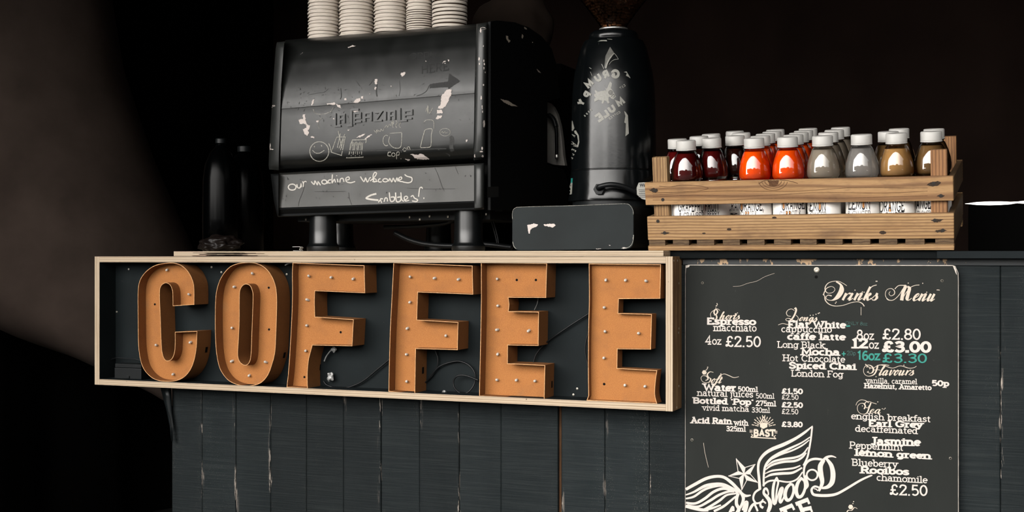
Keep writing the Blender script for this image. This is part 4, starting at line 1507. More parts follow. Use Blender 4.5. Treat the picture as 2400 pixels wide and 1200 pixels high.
wing(c8, [(215, 925), (150, 970), (128, 1040), (160, 1095), (215, 1085), (245, 1050)], [24, 24, 22, 22, 20, 16])
wing(c8, [(300, 955), (280, 925), (258, 935), (252, 980), (285, 1020), (320, 1070), (325, 1130), (300, 1200)], [22, 26, 26, 30, 40, 46, 46, 40])
wing(c8, [(300, 955), (305, 990), (288, 1015)], [18, 16, 14])
wing(c8, [(245, 1150), (215, 1130), (215, 1090), (250, 1078), (275, 1100)], [30, 28, 22, 20, 16])
wing(c8, [(402, 790), (370, 870), (358, 980), (368, 1090), (390, 1110)], [12, 30, 34, 34, 20])
wing(c8, [(402, 790), (420, 850), (402, 950), (388, 1100)], [14, 24, 20, 20])
wing(c8, [(390, 1105), (420, 1000), (450, 930), (468, 930), (440, 1040), (448, 1085), (480, 1040), (510, 960)], [20, 18, 30, 36, 36, 30, 20, 16])
wing(c8, [(565, 870), (520, 920), (500, 1000), (525, 1060), (570, 1040), (600, 960), (595, 890), (565, 870)], [30, 38, 44, 38, 32, 30, 28, 30])
wing(c8, [(690, 805), (650, 860), (630, 950), (655, 1020), (700, 1005), (735, 920), (728, 840), (690, 805)], [30, 38, 44, 40, 34, 30, 28, 30])
wing(c8, [(595, 960), (625, 930), (640, 900)], 16)
wing(c8, [(735, 930), (765, 890), (755, 830), (735, 770)], [24, 28, 26, 18])
wing(c8, [(955, 590), (915, 660), (918, 750), (935, 830), (930, 880), (895, 955)], [40, 58, 62, 50, 40, 26])
wing(c8, [(985, 575), (1040, 650), (1062, 750), (1050, 850), (1000, 905), (930, 920)], [26, 48, 58, 58, 42, 22])
wing(c8, [(748, 845), (722, 770), (728, 670), (770, 605), (840, 578), (920, 583), (965, 600)], [14, 22, 26, 28, 28, 26, 20])
wing(c8, [(945, 595), (985, 560), (1045, 545), (1100, 562)], [30, 30, 22, 8])
WG += tr(ribbon(E(818, 765, 64, 62), 20), *c8)
wing(c8, [(905, 915), (850, 900), (812, 935), (830, 990), (900, 1005), (1010, 1005), (1110, 985), (1230, 920), (1380, 830), (1500, 775), (1520, 776)], [20, 24, 26, 30, 34, 34, 30, 28, 26, 20, 10])
wing(c8, [(840, 925), (870, 935), (880, 955)], [14, 12, 8])
# E and F of the word at the foot of the board
for seg in ([(625, 1108), (775, 1050)], [(660, 1090), (720, 1230)], [(695, 1175), (812, 1150)]):
    WG += tr(ribbon(seg, 46), *c8)
WG += tr(ribbon([(762, 1050), (785, 1105)], 26) + ribbon([(795, 1150), (818, 1200)], 24), *c8)
for seg in ([(440, 1180), (590, 1118)], [(490, 1160), (540, 1290)]):
    WG += tr(ribbon(seg, 46), *c8)
WG += tr(ribbon([(578, 1115), (608, 1175)], 26), *c8)
cw = (1600, 980, 5.456)
wing(cw, [(28, 918), (150, 850), (300, 772), (430, 744), (530, 757), (620, 820), (690, 890), (745, 950)], [36, 40, 40, 36, 36, 40, 40, 40])
wing(cw, [(28, 985), (140, 945), (280, 870), (400, 845), (520, 850), (640, 905), (720, 950)], [14, 26, 40, 40, 40, 40, 36])
wing(cw, [(28, 1030), (140, 1005), (250, 930), (340, 890), (480, 865), (580, 890)], [18, 28, 30, 30, 24, 18])
wing(cw, [(28, 1078), (160, 1090), (280, 1030), (400, 940), (520, 900), (640, 925)], [26, 30, 34, 34, 34, 30])
wing(cw, [(60, 1110), (200, 1130), (340, 1060), (460, 985), (580, 940), (660, 940)], [18, 28, 34, 32, 28, 20])
wing(cw, [(250, 1180), (340, 1135), (470, 1055), (560, 985), (660, 965), (700, 960)], [24, 32, 32, 26, 22, 20])
wing(cw, [(28, 1120), (130, 1148), (240, 1172), (330, 1175)], [40, 42, 40, 36])
wing(cw, [(270, 1180), (380, 1150), (490, 1110)], [20, 30, 16])
wing(cw, [(400, 1190), (520, 1130), (610, 1060), (680, 1000)], [30, 32, 28, 22])
wing(cw, [(735, 945), (800, 992), (872, 985)], [36, 36, 14])
wing(cw, [(715, 960), (692, 1020), (690, 1100), (720, 1160), (690, 1220)], [36, 40, 42, 46, 46])
wing(cw, [(745, 950), (775, 1010), (770, 1070), (735, 1150)], [36, 40, 36, 30])
wing(cw, [(600, 1220), (640, 1140), (650, 1190)], [40, 34, 30])
wing(cw, [(770, 1180), (800, 1090), (820, 1080), (815, 1140), (790, 1220)], [30, 40, 46, 44, 40])
wing(cw, [(845, 1200), (880, 1130), (915, 1095), (935, 1110)], [30, 36, 30, 24])
wing(cw, [(905, 1085), (935, 1130), (960, 1190)], [24, 26, 24])
# nautical star: each arm one filled half and one outlined half
tips = [(685, 515), (930, 590), (960, 825), (755, 920), (585, 738)]
inn = [(800, 630), (865, 715), (820, 795), (722, 770), (708, 678)]
ce = (785, 712)
for i in range(5):
    WG += tr(poly([ce, tips[i], inn[i]]), *cw)
    b_ = inn[i - 1]
    WG += tr(ribbon([tips[i], b_], 9) + ribbon([b_, ce], 9) + ribbon([ce, tips[i]], 9), *cw)
def inside(q):
    return all(1605.5 < p[0] < 2246 for p in q)
decal([q for q in WG if inside(q)], hit, 'winged_emblem', MAT['white_print'], mb_)
# long scratches on the board
SCR = tr(pen([(480, 268), (545, 263), (610, 240), (690, 220), (760, 182), (845, 152)], 2, 4), *c4)
decal(SCR, hit, 'scratch', MAT['gold_print'], mb_)
decal(tr(pen([(268, 315), (285, 440), (330, 630)], 2, 4), *cw), hit, 'scratch', MAT['gold_print'], mb_)
decal(tr(pen([(443, 450), (443, 520)], 2, 4), *c5), hit, 'scratch', MAT['gold_print'], mb_)

# ------------------------------------------------------------------ the espresso machine
YE = .05


def PX(u, v, x):
    """the point of the plane x = const seen at pixel (u, v)"""
    d = ray(u, v)
    return CAM + d * (x / d.x)


def grid_panel(rows, ncol, cols=None):
    """rows: (uL, vL, uR, vR, dy); cols: list of (s, extra dy) or even columns"""
    mb = MB()
    cols = cols or [(i / ncol, 0) for i in range(ncol + 1)]
    vs = []
    for uL, vL, uR, vR, dy in rows:
        for s, e in cols:
            vs.append(P(uL + (uR - uL) * s, vL + (vR - vL) * s, YE + dy + e))
    n = len(cols)
    fs = [(j * n + i, j * n + i + 1, (j + 1) * n + i + 1, (j + 1) * n + i) for j in range(len(rows) - 1) for i in range(n - 1)]
    return mb.add(vs, fs)


def dense(rows, n=4):
    """smooth extra rows between the given ones"""
    q = [Vector(r[:5]) if False else list(r) for r in rows]
    out = []
    for i in range(len(q) - 1):
        p0, p1, p2, p3 = q[max(i - 1, 0)], q[i], q[i + 1], q[min(i + 2, len(q) - 1)]
        for k in range(n):
            t = k / n
            out.append(tuple(p1[c] + (p2[c] - p1[c]) * t for c in range(4)) +
                       (0.5 * ((2 * p1[4]) + (p2[4] - p0[4]) * t + (2 * p0[4] - 5 * p1[4] + 4 * p2[4] - p3[4]) * t * t + (3 * p1[4] - p0[4] - 3 * p2[4] + p3[4]) * t ** 3),))
    out.append(tuple(q[-1]))
    return out


em = thing('espresso_machine', (X(900, .3), .3, WT), 'big battered black espresso machine with scribbled panels, on the plywood worktop', 'espresso machine')
xr = X(1141, YE)
rows = dense([(669, 94, 1118, 56, .095), (668, 96, 1117, 58, .072), (667.5, 101, 1117, 62.5, .053), (667, 110, 1117, 71, .0395), (666, 124, 1116, 86, .0305), (665, 146, 1115, 108, .0205), (663, 185, 1114, 147, .0103), (661, 222, 1113, 184, .0034),
              (660, 253, 1112, 216, .0), (659.5, 257, 1112, 220, .0002), (658, 330, 1111, 297, .0004), (657, 375, 1110, 346, .0024), (655, 388, 1110, 361, .011), (655, 396, 1110, 370, .022), (655, 399, 1110, 373, .040)], 4)
main_panel = grid_panel(rows, 30).build('back_panel', MAT['machine'], em, smooth=True)
rows = dense([(655, 405, 1111, 383, .045), (655, 409, 1111, 386.5, .0185), (654.5, 411, 1111, 388, .0170), (654, 450, 1111, 430, .0105), (653, 487, 1111, 471, .004)], 3)
low_panel = grid_panel(rows, 24).build('lower_panel', MAT['machine_low'], em, smooth=40)
rows = [(653, 488, 1111, 472, .004), (653, 491, 1111, 475, .002), (653, 502, 1111, 487, .012), (653, 507, 1111, 491, .010), (653, 508.5, 1111, 492.5, .03), (655, 508, 1111, 492, .2)]
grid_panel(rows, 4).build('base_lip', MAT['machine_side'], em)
# rounded corner posts
lc = [(0, .10), (.03, .03), (.07, .010), (.14, .003), (.3, -.0005), (.6, -.0025), (.93, -.003), (1.0, .003), (1.0, .02)]
rc = [(0, .02), (0, .004), (.08, -.003), (.55, -.003), (.78, .0), (.9, .005), (.97, .012), (1.0, .022)]
top = [(650, 101, 669, 99, .045), (649, 99, 668, 97, .02), (648, 103, 667, 101, .006), (646, 115, 666, 112, .0), (640, 200, 660, 200, -.001), (630, 370, 655, 376, .002), (629.5, 388, 655, 390, .006), (631, 397, 655, 399, .016)]
post_l = grid_panel(dense(top, 3), 0, lc).build('corner_post', MAT['machine_trim'], em, smooth=55)
top = [(1118, 58, 1146, 54, .045), (1117, 56, 1145, 52, .02), (1117, 60, 1144, 57, .006), (1116, 72, 1143, 70, .0), (1113, 218, 1141, 215, -.001), (1110, 355, 1138, 350, .002), (1110, 370, 1138, 366, .008), (1110, 376, 1137, 372, .018)]
post_r = grid_panel(dense(top, 3), 0, rc).build('corner_post', MAT['machine_trim'], em, smooth=55)
low = [(635, 411, 654, 406, .04), (634, 408, 654, 407, .012), (635, 414, 654, 412, .004), (642, 470, 653, 470, .001), (649, 503, 653, 503, .002), (651, 508, 653, 508.5, .02)]
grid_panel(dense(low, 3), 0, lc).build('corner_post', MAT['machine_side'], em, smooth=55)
low = [(1111, 386, 1137, 383, .04), (1111, 384, 1136, 382, .012), (1111, 388, 1136, 386, .004), (1111, 440, 1136, 436, .001), (1111, 488, 1135, 486, .002), (1111, 493, 1135, 491, .02)]
post_rl = grid_panel(dense(low, 3), 0, rc).build('corner_post', MAT['machine_trim'], em, smooth=55)

# body: the side outline swept across
prof_px = [(1143.5, 56), (1150, 50.5), (1164, 47.5), (1207, 52), (1240, 64), (1270, 85), (1293, 113), (1304, 150), (1310, 200), (1312, 229), (1283, 238), (1283, 385),
           (1322, 398), (1332, 430), (1330, 492), (1143, 492), (1143.5, 380), (1144, 376)]
prof = [PX(u, v, xr) for u, v in prof_px]
xl = X(650, YE + .06)
dzl = ZZ(660, 100, YE + .05) - ZZ(1130, 58, YE + .05)
slope = dzl / (X(660, YE + .05) - X(1130, YE + .05))
n = len(prof)
yfr = YE + .0205
tri = None


def swept(xa_, xb_, ymin_, name, bev):
    q = [(max(p.y, ymin_), p.z) for p in prof]
    m = len(q)
    vs_ = [(xa_, y, z + slope * (xa_ - xr)) for y, z in q] + [(xb_, y, z + slope * (xb_ - xr)) for y, z in q]
    t_ = tessellate_polygon([[Vector((y, z, 0)) for y, z in q]])
    return MB().add(vs_, [tuple(t) for t in t_] + [tuple(i + m for i in reversed(t)) for t in t_] + [(i, (i + 1) % m, m + (i + 1) % m, m + i) for i in range(m)]).build(name, MAT['machine_side'], em, bevel=bev)


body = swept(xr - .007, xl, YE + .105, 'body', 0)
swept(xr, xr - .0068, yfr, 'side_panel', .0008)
ztop_r = PX(1190, 50.5, xr).z


def mtop(x, y):
    """height of the machine's top at x"""
    return ztop_r + slope * (x - xr)


def side_hit(u, v):
    return PX(u, v, xr), Vector((1, 0, 0))


chips = []
for pts in ([(1185, 83), (1190, 84), (1191, 92), (1196, 96), (1192, 100), (1187, 93)], [(1228, 63), (1234, 67), (1235, 70), (1229, 68)], [(1223, 80), (1226, 84), (1224, 91), (1222, 88)],
            [(1172, 232), (1190, 236), (1200, 243), (1214, 250), (1200, 249), (1180, 240)], [(1257, 161), (1262, 165), (1268, 171), (1261, 169)], [(1247, 97), (1249, 99), (1247, 101)]):
    chips += poly(pts, .8)
decal(chips, side_hit, 'paint_chips', MAT['gold_print'], em)['kind'] = 'stuff'
decal(poly([(1141.5, 438), (1168, 437), (1168, 462), (1141.5, 463)]), side_hit, 'side_sticker', plain('dark_grey_sticker', (.020, .021, .021), .5, .4, 0, .4, 300), em)

# group side: grey splash plate, steam wand
yg = YE + .52
gp = [(1272, 240), (1286, 240), (1296, 250), (1305, 268), (1312, 295), (1317, 330), (1320, 365), (1324, 388), (1296, 386), (1272, 378)]
pts = [(P(u, v, yg).x, P(u, v, yg).z) for u, v in gp]
MB().prism(pts, yg, yg + .02).build('splash_plate', MAT['grey_metal'], em, bevel=.002)
q = [P(u, v, yg - .03) for u, v in ((1262, 271), (1285, 270), (1296, 279), (1302, 295), (1304, 310), (1304.5, 340), (1304.5, 366))]
w = MB().tube(cat3(q, 6), .0042, 12).build('steam_wand', MAT['dark_glass'], em, smooth=True)
q2 = cat3(q, 6)[6:20]
MB().tube(q2, [.006 + .001 * (i % 2) for i in range(len(q2))], 12).build('grip', MAT['black_plastic'], w, smooth=True)
p = P(1304.5, 367, yg - .03)
MB().lathe([(.001, -.006), (.0045, -.004), (.0052, 0), (.0045, .004), (.0040, .006)], p, 14).build('nozzle', MAT['steel'], w, smooth=True)

# feet
for (u, y) in ((757, YE + .055), (1098, YE + .055), (800, YE + .40), (1028, YE + .40)):
    p = P(u, 560, y)
    zt_ = P(1000, 492, YE + .05).z + slope * (p.x - xr) + .012
    MB().lathe([(.0365, 0), (.0375, .004), (.0375, .012), (.0345, .016), (.0325, .02), (.0315, .05), (.0305, zt_ - WT)], (p.x, y, WT), 40).build('foot', MAT['foot'], em, smooth=35)
zfr = P(1000, 516, YE + .08).z
MB().box(X(700, YE + .08), X(1150, YE + .08), YE + .076, YE + .36, zfr, P(1000, 492, YE + .05).z + .004).build('under_frame', MAT['machine_side'], em)
for (u, v) in ((717, 517), (777, 514), (960, 509), (984, 518), (1007, 507), (1050, 508), (1139, 502)):
    p = P(u, min(v, 514), YE + .0745)
    q = MB().lathe([(.0010, -.0028), (.0024, -.0018), (.0022, .0022)], p, 8).build('bolt', MAT['screw'], em)
for pts, r in (([(925, 545), (960, 562), (1000, 572), (1060, 576), (1130, 572), (1200, 580)], .006), ([(900, 532), (960, 531), (1040, 524), (1075, 508)], .005),
               ([(1148, 505), (1155, 530), (1163, 560), (1165, 578)], .0016), ([(1153, 505), (1160, 530), (1167, 560), (1169, 578)], .0016)):
    q = [P(u, min(v, 583), YE + .2) for u, v in pts]
    MB().tube(cat3(q, 8), r, 10).build('drain_hose', MAT['black_cable'], em, smooth=True)

# writing, drawings, raised name and bare patches, laid on the panels
hm, hl = on_bvh(bvh_of(main_panel)), on_bvh(bvh_of(low_panel))
ca, cb = (600, 0, 4), (600, 250, 3.4286)
EMB = [[(747, 1062), (747, 1186), (800, 1182)], [(786, 1160), (786, 1080), (832, 1076), (832, 1155)], [(786, 1120), (832, 1117)],
       [(968, 1027), (900, 1031), (900, 1178), (858, 1182)], [(926, 1168), (926, 1066), (982, 1062), (982, 1106), (930, 1110)], [(926, 1146), (992, 1140)],
       [(1024, 1142), (1024, 1062), (1084, 1057), (1084, 1136)], [(1024, 1102), (1084, 1098)], [(1116, 1055), (1180, 1050), (1122, 1134), (1186, 1130)],
       [(1218, 1048), (1218, 1128)], [(1258, 1126), (1258, 1046), (1304, 1042), (1304, 1122)], [(1258, 1088), (1304, 1084)],
       [(1352, 1014), (1352, 1136), (1420, 1131)], [(1466, 1110), (1398, 1114), (1398, 1040), (1464, 1034), (1464, 1072), (1402, 1077)]]
mb = MB()
mt = MB()
for s in EMB:
    pts = [s[0]]
    for a, c in zip(s, s[1:]):
        for k in range(1, 5):
            pts.append((a[0] + (c[0] - a[0]) * k / 4, a[1] + (c[1] - a[1]) * k / 4))
    P3 = []
    for p in pts:
        h = hm(ca[0] + p[0] / 4, ca[1] + p[1] / 4)
        P3.append((h[0], h[1]))
    qs = tr(ribbon(pts, 16), *ca)
    for qd in tr(ribbon(pts, 7), *ca):
        lo = [hm(a[0], a[1]) for a in qd]
        if all(lo):
            mt.add([l[0] + l[1] * .0034 for l in lo], [(0, 1, 2, 3)])
    # raised bars with side walls
    for qd in qs:
        lo = [hm(a[0], a[1]) for a in qd]
        if any(l is None for l in lo):
            continue
        cen = sum((l[0] for l in lo), Vector()) / 4
        up = [l[0] + l[1] * .0030 for l in lo]
        mb.add([l[0] - l[1] * .001 for l in lo] + up, [(4, 5, 6, 7), (0, 1, 5, 4), (1, 2, 6, 5), (2, 3, 7, 6), (3, 0, 4, 7)])
nm_ = mb.build('raised_name', MAT['emblem'], em, recalc=False)
mt.build('raised_name_top', MAT['machine'], nm_, recalc=False)

CH = []
for pts in ([(1370, 680), (1405, 675), (1395, 700), (1370, 720), (1355, 700)], [(1115, 745), (1138, 742), (1135, 790), (1115, 785)], [(1115, 815), (1130, 815), (1125, 845), (1112, 835)],
            [(1790, 840), (1836, 838), (1830, 890), (1800, 960), (1775, 1000), (1740, 1020), (1700, 1015), (1730, 980), (1740, 900)], [(1700, 1032), (1745, 1030), (1752, 1060), (1695, 1066)],
            [(1700, 1085), (1745, 1080), (1738, 1110), (1685, 1118)], [(440, 1075), (465, 1070), (465, 1130), (480, 1165), (450, 1160), (410, 1160), (402, 1125), (440, 1115)],
            [(665, 970), (740, 962), (745, 982), (700, 980), (670, 984)], [(750, 975), (790, 985), (800, 1018), (765, 1000)], [(940, 930), (975, 920), (982, 940), (960, 965), (910, 965)],
            [(985, 905), (1005, 900), (1008, 925), (985, 920)], [(530, 940), (553, 925), (530, 990), (518, 985)], [(830, 922), (850, 920), (853, 940), (833, 940)],
            [(860, 445), (900, 425), (938, 430), (900, 440), (866, 455)], [(1760, 575), (1780, 572), (1776, 600), (1750, 590)], [(1588, 565), (1602, 575), (1590, 580)], [(1800, 560), (1812, 560), (1808, 580)],
            [(565, 1135), (590, 1130), (585, 1150), (570, 1148)], [(1065, 875), (1072, 880), (1066, 888)], [(1262, 805), (1275, 808), (1268, 815)], [(900, 1040), (940, 1036), (968, 1044), (930, 1052)],
            [(720, 1115), (745, 1090), (735, 1120)], [(415, 510), (438, 492), (436, 498), (418, 515)]):
    CH += tr(poly(pts, 4), *ca)
for pts in ([(400, 142), (435, 150), (430, 175), (415, 190), (428, 215), (410, 235), (390, 215), (376, 180), (405, 172)], [(430, 240), (465, 240), (468, 255), (445, 250)],
            [(1235, 380), (1300, 385), (1330, 376), (1395, 420), (1340, 425), (1280, 415), (1262, 395)], [(1198, 416), (1240, 424), (1220, 434)], [(800, 250), (850, 225), (880, 215), (855, 240), (815, 250)],
            [(870, 262), (900, 235), (935, 225), (905, 245), (878, 270)], [(735, 186), (760, 182), (745, 192)], [(1688, 268), (1700, 265), (1698, 280), (1690, 285)]):
    CH += tr(poly(pts, 4), *cb)
o = decal(CH, hm, 'paint_chips', MAT['chip_white'], em)
o['kind'] = 'stuff'
o['label'] = 'bare white patches where the paint has flaked'

for post, spots in ((post_r, [(1132, 67, 7, 3), (1127, 72, 2, 5), (1123, 138, 2, 4), (1135, 150, 1.2, 3), (1134, 143, 1.2, 3), (1115, 172, 2.2, 7), (1113, 187, 1, 4), (1133, 199, 1.4, 2), (1128, 229, 1.3, 5), (1130, 251, 1.2, 5),
                                 (1124, 150, 1.5, 2), (1113, 212, .9, 5), (1112, 240, .8, 6), (1133, 108, 1, 2), (1137, 170, 1, 2), (1131, 262, 1, 3), (1134, 290, 1.8, 9), (1130, 348, 2, 4), (1128, 355, 4, 2), (1113, 365, 1, 4), (1131, 366, 2, 3), (1134, 160, 1, 3)]),
                    (post_l, [(645.5, 117, 1.6, 5), (642, 248, 3, 2), (638, 250, 2, 2.5), (634, 344, 1.2, 8), (638, 350, 4, .9), (640, 200, 1, 2)])):
    hp = on_bvh(bvh_of(post))
    PC = []
    for (u, v, a_, b2) in spots:
        PC += poly([(u + a_ * math.cos(t * .785), v + b2 * math.sin(t * .785)) for t in range(8)], .7)
    decal(PC, hp, 'paint_chips', MAT['chip_white'], em)['kind'] = 'stuff'

DK = tr(poly([(1630, 787), (1800, 766), (1815, 690), (1915, 760), (1805, 835), (1800, 815), (1630, 828)], 3), *ca)
decal(DK, hm, 'drawn_arrow', MAT['scuff'], em)['label'] = 'dark drawn arrow pointing right'
DK = tr(text('OPEN', 1440, 1700, 560, 545, 62, .12, False) + text('HERE', 1545, 1812, 700, 660, 84, .12, False), *ca)
decal(DK, hm, 'dark_lettering', MAT['scuff'], em)
DK = tr(pen([(1505, 900), (1560, 880), (1600, 850), (1625, 800)], 5, 7) + pen([(490, 890), (600, 870), (640, 865), (680, 830)], 2, 4) + pen([(1340, 900), (1352, 840), (1345, 760)], 3, 9)
        + pen([(795, 830), (800, 900), (790, 930)], 2, 6) + pen([(1135, 790), (1128, 850), (1135, 905)], 3, 9) + pen([(940, 760), (975, 810)], 2, 5) + pen([(1040, 715), (1095, 750), (1060, 800)], 2, 5), *ca)
DK += tr(pen([(610, 350), (800, 355), (1100, 352), (1200, 350), (1400, 340), (1530, 338)], 7, 9) + pen([(1465, 340), (1560, 395)], 12, 16)
         + pen([(1560, 240), (1575, 260), (1570, 320), (1580, 360)], 24, 32), *cb)
for _ in range(130):
    x, y = random.uniform(280, 2030), random.uniform(640, 1180)
    if random.random() < .45:
        x = random.uniform(280, 1000)
    a_, l_ = random.uniform(0, 3.1), random.uniform(4, 26)
    DK += tr(ribbon([(x, y), (x + l_ * .5 * math.cos(a_) + random.uniform(-4, 4), y + l_ * .5 * math.sin(a_)), (x + l_ * math.cos(a_), y + l_ * math.sin(a_))], [1.5, random.uniform(2, 6), 1]), *ca)
decal(DK, hm, 'dark_scuffs', MAT['scuff_soft'], em)['kind'] = 'stuff'

SK = []
def sk(pts, w=4, smooth=True, crop=cb):
    q = catmull(pts, 6) if smooth and len(pts) > 2 else pts
    SK.extend(tr(ribbon(q, w), *crop))
sk(E(510, 360, 76, 78, 20, 380, 36), 6)
sk([(455, 350), (480, 372), (515, 372), (550, 350)], 5)
sk([(468, 318), (475, 325)], 9); sk([(525, 308), (530, 320)], 7)
sk([(650, 245), (718, 243), (688, 392), (606, 366), (650, 245)], 5, False)
for a, c in (((655, 330), (680, 215)), ((668, 335), (715, 220)), ((662, 195), (690, 330)), ((680, 350), (705, 260))):
    sk([a, c], 5, False)
sk([(585, 295), (600, 330), (605, 365)], 5)
sk([(775, 268), (888, 265), (862, 405), (728, 410), (775, 268)], 6, False)
for k in range(7):
    sk([(762 + k * 15, 290 - (k % 2) * 10), (748 + k * 17, 385 + (k % 2) * 12)], 4, False)
    sk([(752 + k * 16, 380), (772 + k * 15, 285)], 3, False)
sk([(1075, 240), (1070, 290), (1110, 330), (1165, 320), (1172, 210)], 5)
sk([(1075, 215), (1170, 208)], 4, False)
sk(E(1048, 272, 26, 42, 60, 300, 16), 5)
sk([(950, 190), (960, 205), (975, 185), (968, 215)], 4); sk([(980, 205), (985, 190), (1000, 200), (1005, 180), (1020, 195), (1030, 175)], 4)
sk([(1035, 170), (1050, 150), (1060, 165), (1070, 145), (1085, 150), (1095, 120), (1100, 150)], 4)
for k in range(3):
    sk([(1105 + k * 28, 170), (1095 + k * 28, 150), (1108 + k * 28, 130), (1098 + k * 28, 110)], 4)
sk([(1085, 365), (1065, 368), (1062, 392), (1085, 395)], 6); sk(E(1105, 385, 14, 14, 0, 360, 12), 5)
sk([(1130, 420), (1132, 370), (1150, 365), (1150, 385), (1132, 390)], 5); sk([(1165, 420), (1168, 362)], 4, False)
sk([(1180, 345), (1195, 330), (1210, 345), (1195, 360), (1180, 345)], 4); sk([(1225, 345), (1215, 330), (1230, 322), (1240, 345)], 4)
sk([(1322, 325), (1350, 215), (1365, 185), (1415, 180), (1410, 230), (1408, 300), (1395, 325), (1322, 330)], 5)
sk([(1350, 125), (1370, 108), (1415, 108), (1430, 130), (1432, 180)], 4)
sk([(1365, 40), (1375, 10), (1380, 55), (1382, -10), (1392, 55), (1420, 10)], 4)
sk(E(1520, 205, 42, 30, 0, 360, 24), 3)
sk([(1488, 208), (1500, 200), (1505, 212), (1520, 200), (1525, 212), (1540, 205)], 3)
sk([(460, 20), (480, 55), (540, 60), (600, 40), (620, 10)], 3)
sk([(530, 90), (500, 130), (510, 180)], 2)
decal(SK, hm, 'scratched_drawings', MAT['scratch_line'], em)['label'] = 'faint scratched drawings of cups and a smiling face'

HW = []
def hw(pts, w=9, smooth=True):
    q = catmull(pts, 5) if smooth and len(pts) > 2 else pts
    HW.extend(tr(ribbon(q, w), *cb))
hw(E(292, 647, 31, 24, 100, 470, 18))
hw([(330, 624), (335, 648), (350, 655), (361, 640), (363, 622), (366, 648)]); hw([(376, 600), (382, 622), (381, 646)], 8); hw([(381, 628), (388, 606), (400, 600), (406, 608)], 7)
hw([(445, 602), (468, 625), (475, 598), (494, 628), (500, 604), (520, 632)])
hw(E(550, 606, 20, 16, 0, 360, 14)); hw([(570, 595), (574, 620)])
hw([(606, 588), (586, 592), (582, 612), (602, 614)])
hw([(616, 545), (612, 612), (630, 585), (640, 610)]); hw([(655, 580), (660, 608)]); hw([(648, 552), (652, 558)])
hw([(675, 610), (680, 582), (700, 578), (708, 605)])
hw([(722, 592), (752, 584), (745, 565), (724, 576), (728, 602), (760, 612), (798, 602)])
hw([(840, 562), (868, 602), (882, 574), (896, 606), (915, 575), (925, 570)])
hw([(918, 598), (950, 570), (970, 538), (955, 530), (942, 560), (950, 600), (978, 600)])
hw([(935, 590), (955, 580), (968, 590), (955, 606), (936, 600)], 8)
hw([(1002, 578), (985, 588), (990, 606), (1012, 604)]); hw(E(1040, 592, 20, 13, 0, 360, 14))
hw([(1068, 602), (1076, 578), (1092, 604), (1104, 576), (1120, 604), (1134, 574), (1142, 602)])
hw([(1150, 592), (1172, 580), (1168, 566), (1150, 574), (1152, 598), (1185, 604)])
hw([(1195, 545), (1215, 560), (1252, 572), (1252, 600), (1225, 612), (1180, 605)])
decal(HW, hl, 'painted_message', MAT['chalk'], em, .0006)['label'] = 'white handwritten line on the lower panel'
HW = []
hw([(968, 700), (925, 712), (888, 736), (930, 746), (985, 752)], 14)
hw([(985, 770), (1000, 750), (1010, 770), (1002, 742), (1022, 742)], 9)
hw([(1030, 765), (1040, 735), (1055, 738), (1058, 762)], 9)
hw([(1072, 690), (1082, 758), (1110, 755), (1112, 728), (1085, 728)], 10)
hw([(1122, 690), (1130, 760), (1160, 758), (1164, 728), (1136, 730)], 10)
hw([(1165, 690), (1172, 745), (1190, 762)], 9)
hw([(1195, 752), (1220, 735), (1210, 720), (1192, 730), (1200, 758), (1232, 752)], 9)
hw([(1245, 725), (1262, 715), (1275, 735), (1300, 748), (1290, 762), (1255, 758)], 9)
hw([(1308, 725), (1316, 660), (1330, 648), (1340, 660)], 9); hw([(1350, 730), (1350, 742)], 8)
decal(HW, hl, 'painted_message', MAT['chalk'], em, .0006)['label'] = 'white handwritten last word on the lower panel'
DL = []
for pts in ([(390, 640), (375, 690), (350, 750), (342, 800)], [(470, 683), (600, 684), (720, 680)], [(1425, 470), (1460, 540), (1495, 640), (1515, 680)], [(1215, 655), (1400, 662), (1600, 660)],
            [(745, 690), (752, 740), (770, 790)], [(1602, 485), (1625, 540)]):
    DL += tr(ribbon(catmull(pts, 5), 2.5), *cb)
for _ in range(40):
    x, y = random.uniform(200, 1740), random.uniform(560, 770)
    y -= (x - 200) * .045
    DL += tr(poly([(x + random.uniform(-9, 9), y + random.uniform(-14, 14)) for _k in range(3)]), *cb)
o = decal(DL, hl, 'dark_scratches', MAT['scuff'], em)
o['kind'] = 'stuff'

# ------------------------------------------------------------------ paper cups stacked rim down on the machine
def make_cup(rr, h, ring, brown, name='paper_cup'):
    r = thing(name, (0, 0, 0), '', 'cup')
    rr = rr - .0018
    rb = rr * .70
    MB().lathe([(rr - .0004, .0010), (rb, h), (rb - .002, h), (rb - .002, h - .004), (rb - .0025, h - .0045), (rr - .0009, .0012)], (0, 0, 0), 40, caps=False).build('wall', MAT['cup_brown'] if brown else MAT['cup'], r, smooth=40, local=True)
    hz = .0021 if not brown else (.0033 if ring > .006 else .0019)
    prof_ = [(rr + .0007 + .0011 * math.cos(a), hz * (1 + math.sin(a))) for a in [2 * math.pi * k / 12 for k in range(13)]]
    MB().lathe(prof_, (0, 0, 0), 40, caps=False).build('rim', MAT['cup'], r, smooth=True, local=True)
    return r


ORD = ['bottom', 'second', 'third', 'fourth', 'fifth', 'sixth', 'seventh', 'eighth', 'ninth', 'tenth', 'eleventh', 'twelfth', 'thirteenth', 'fourteenth', 'fifteenth', 'sixteenth', 'seventeenth', 'eighteenth', 'nineteenth', 'twentieth', 'twenty-first']


def copy_tree(r):
    c = r.copy()
    COL.objects.link(c)
    for ch in list(r.children):
        k = ch.copy()
        COL.objects.link(k)
        k.parent = c
    return c


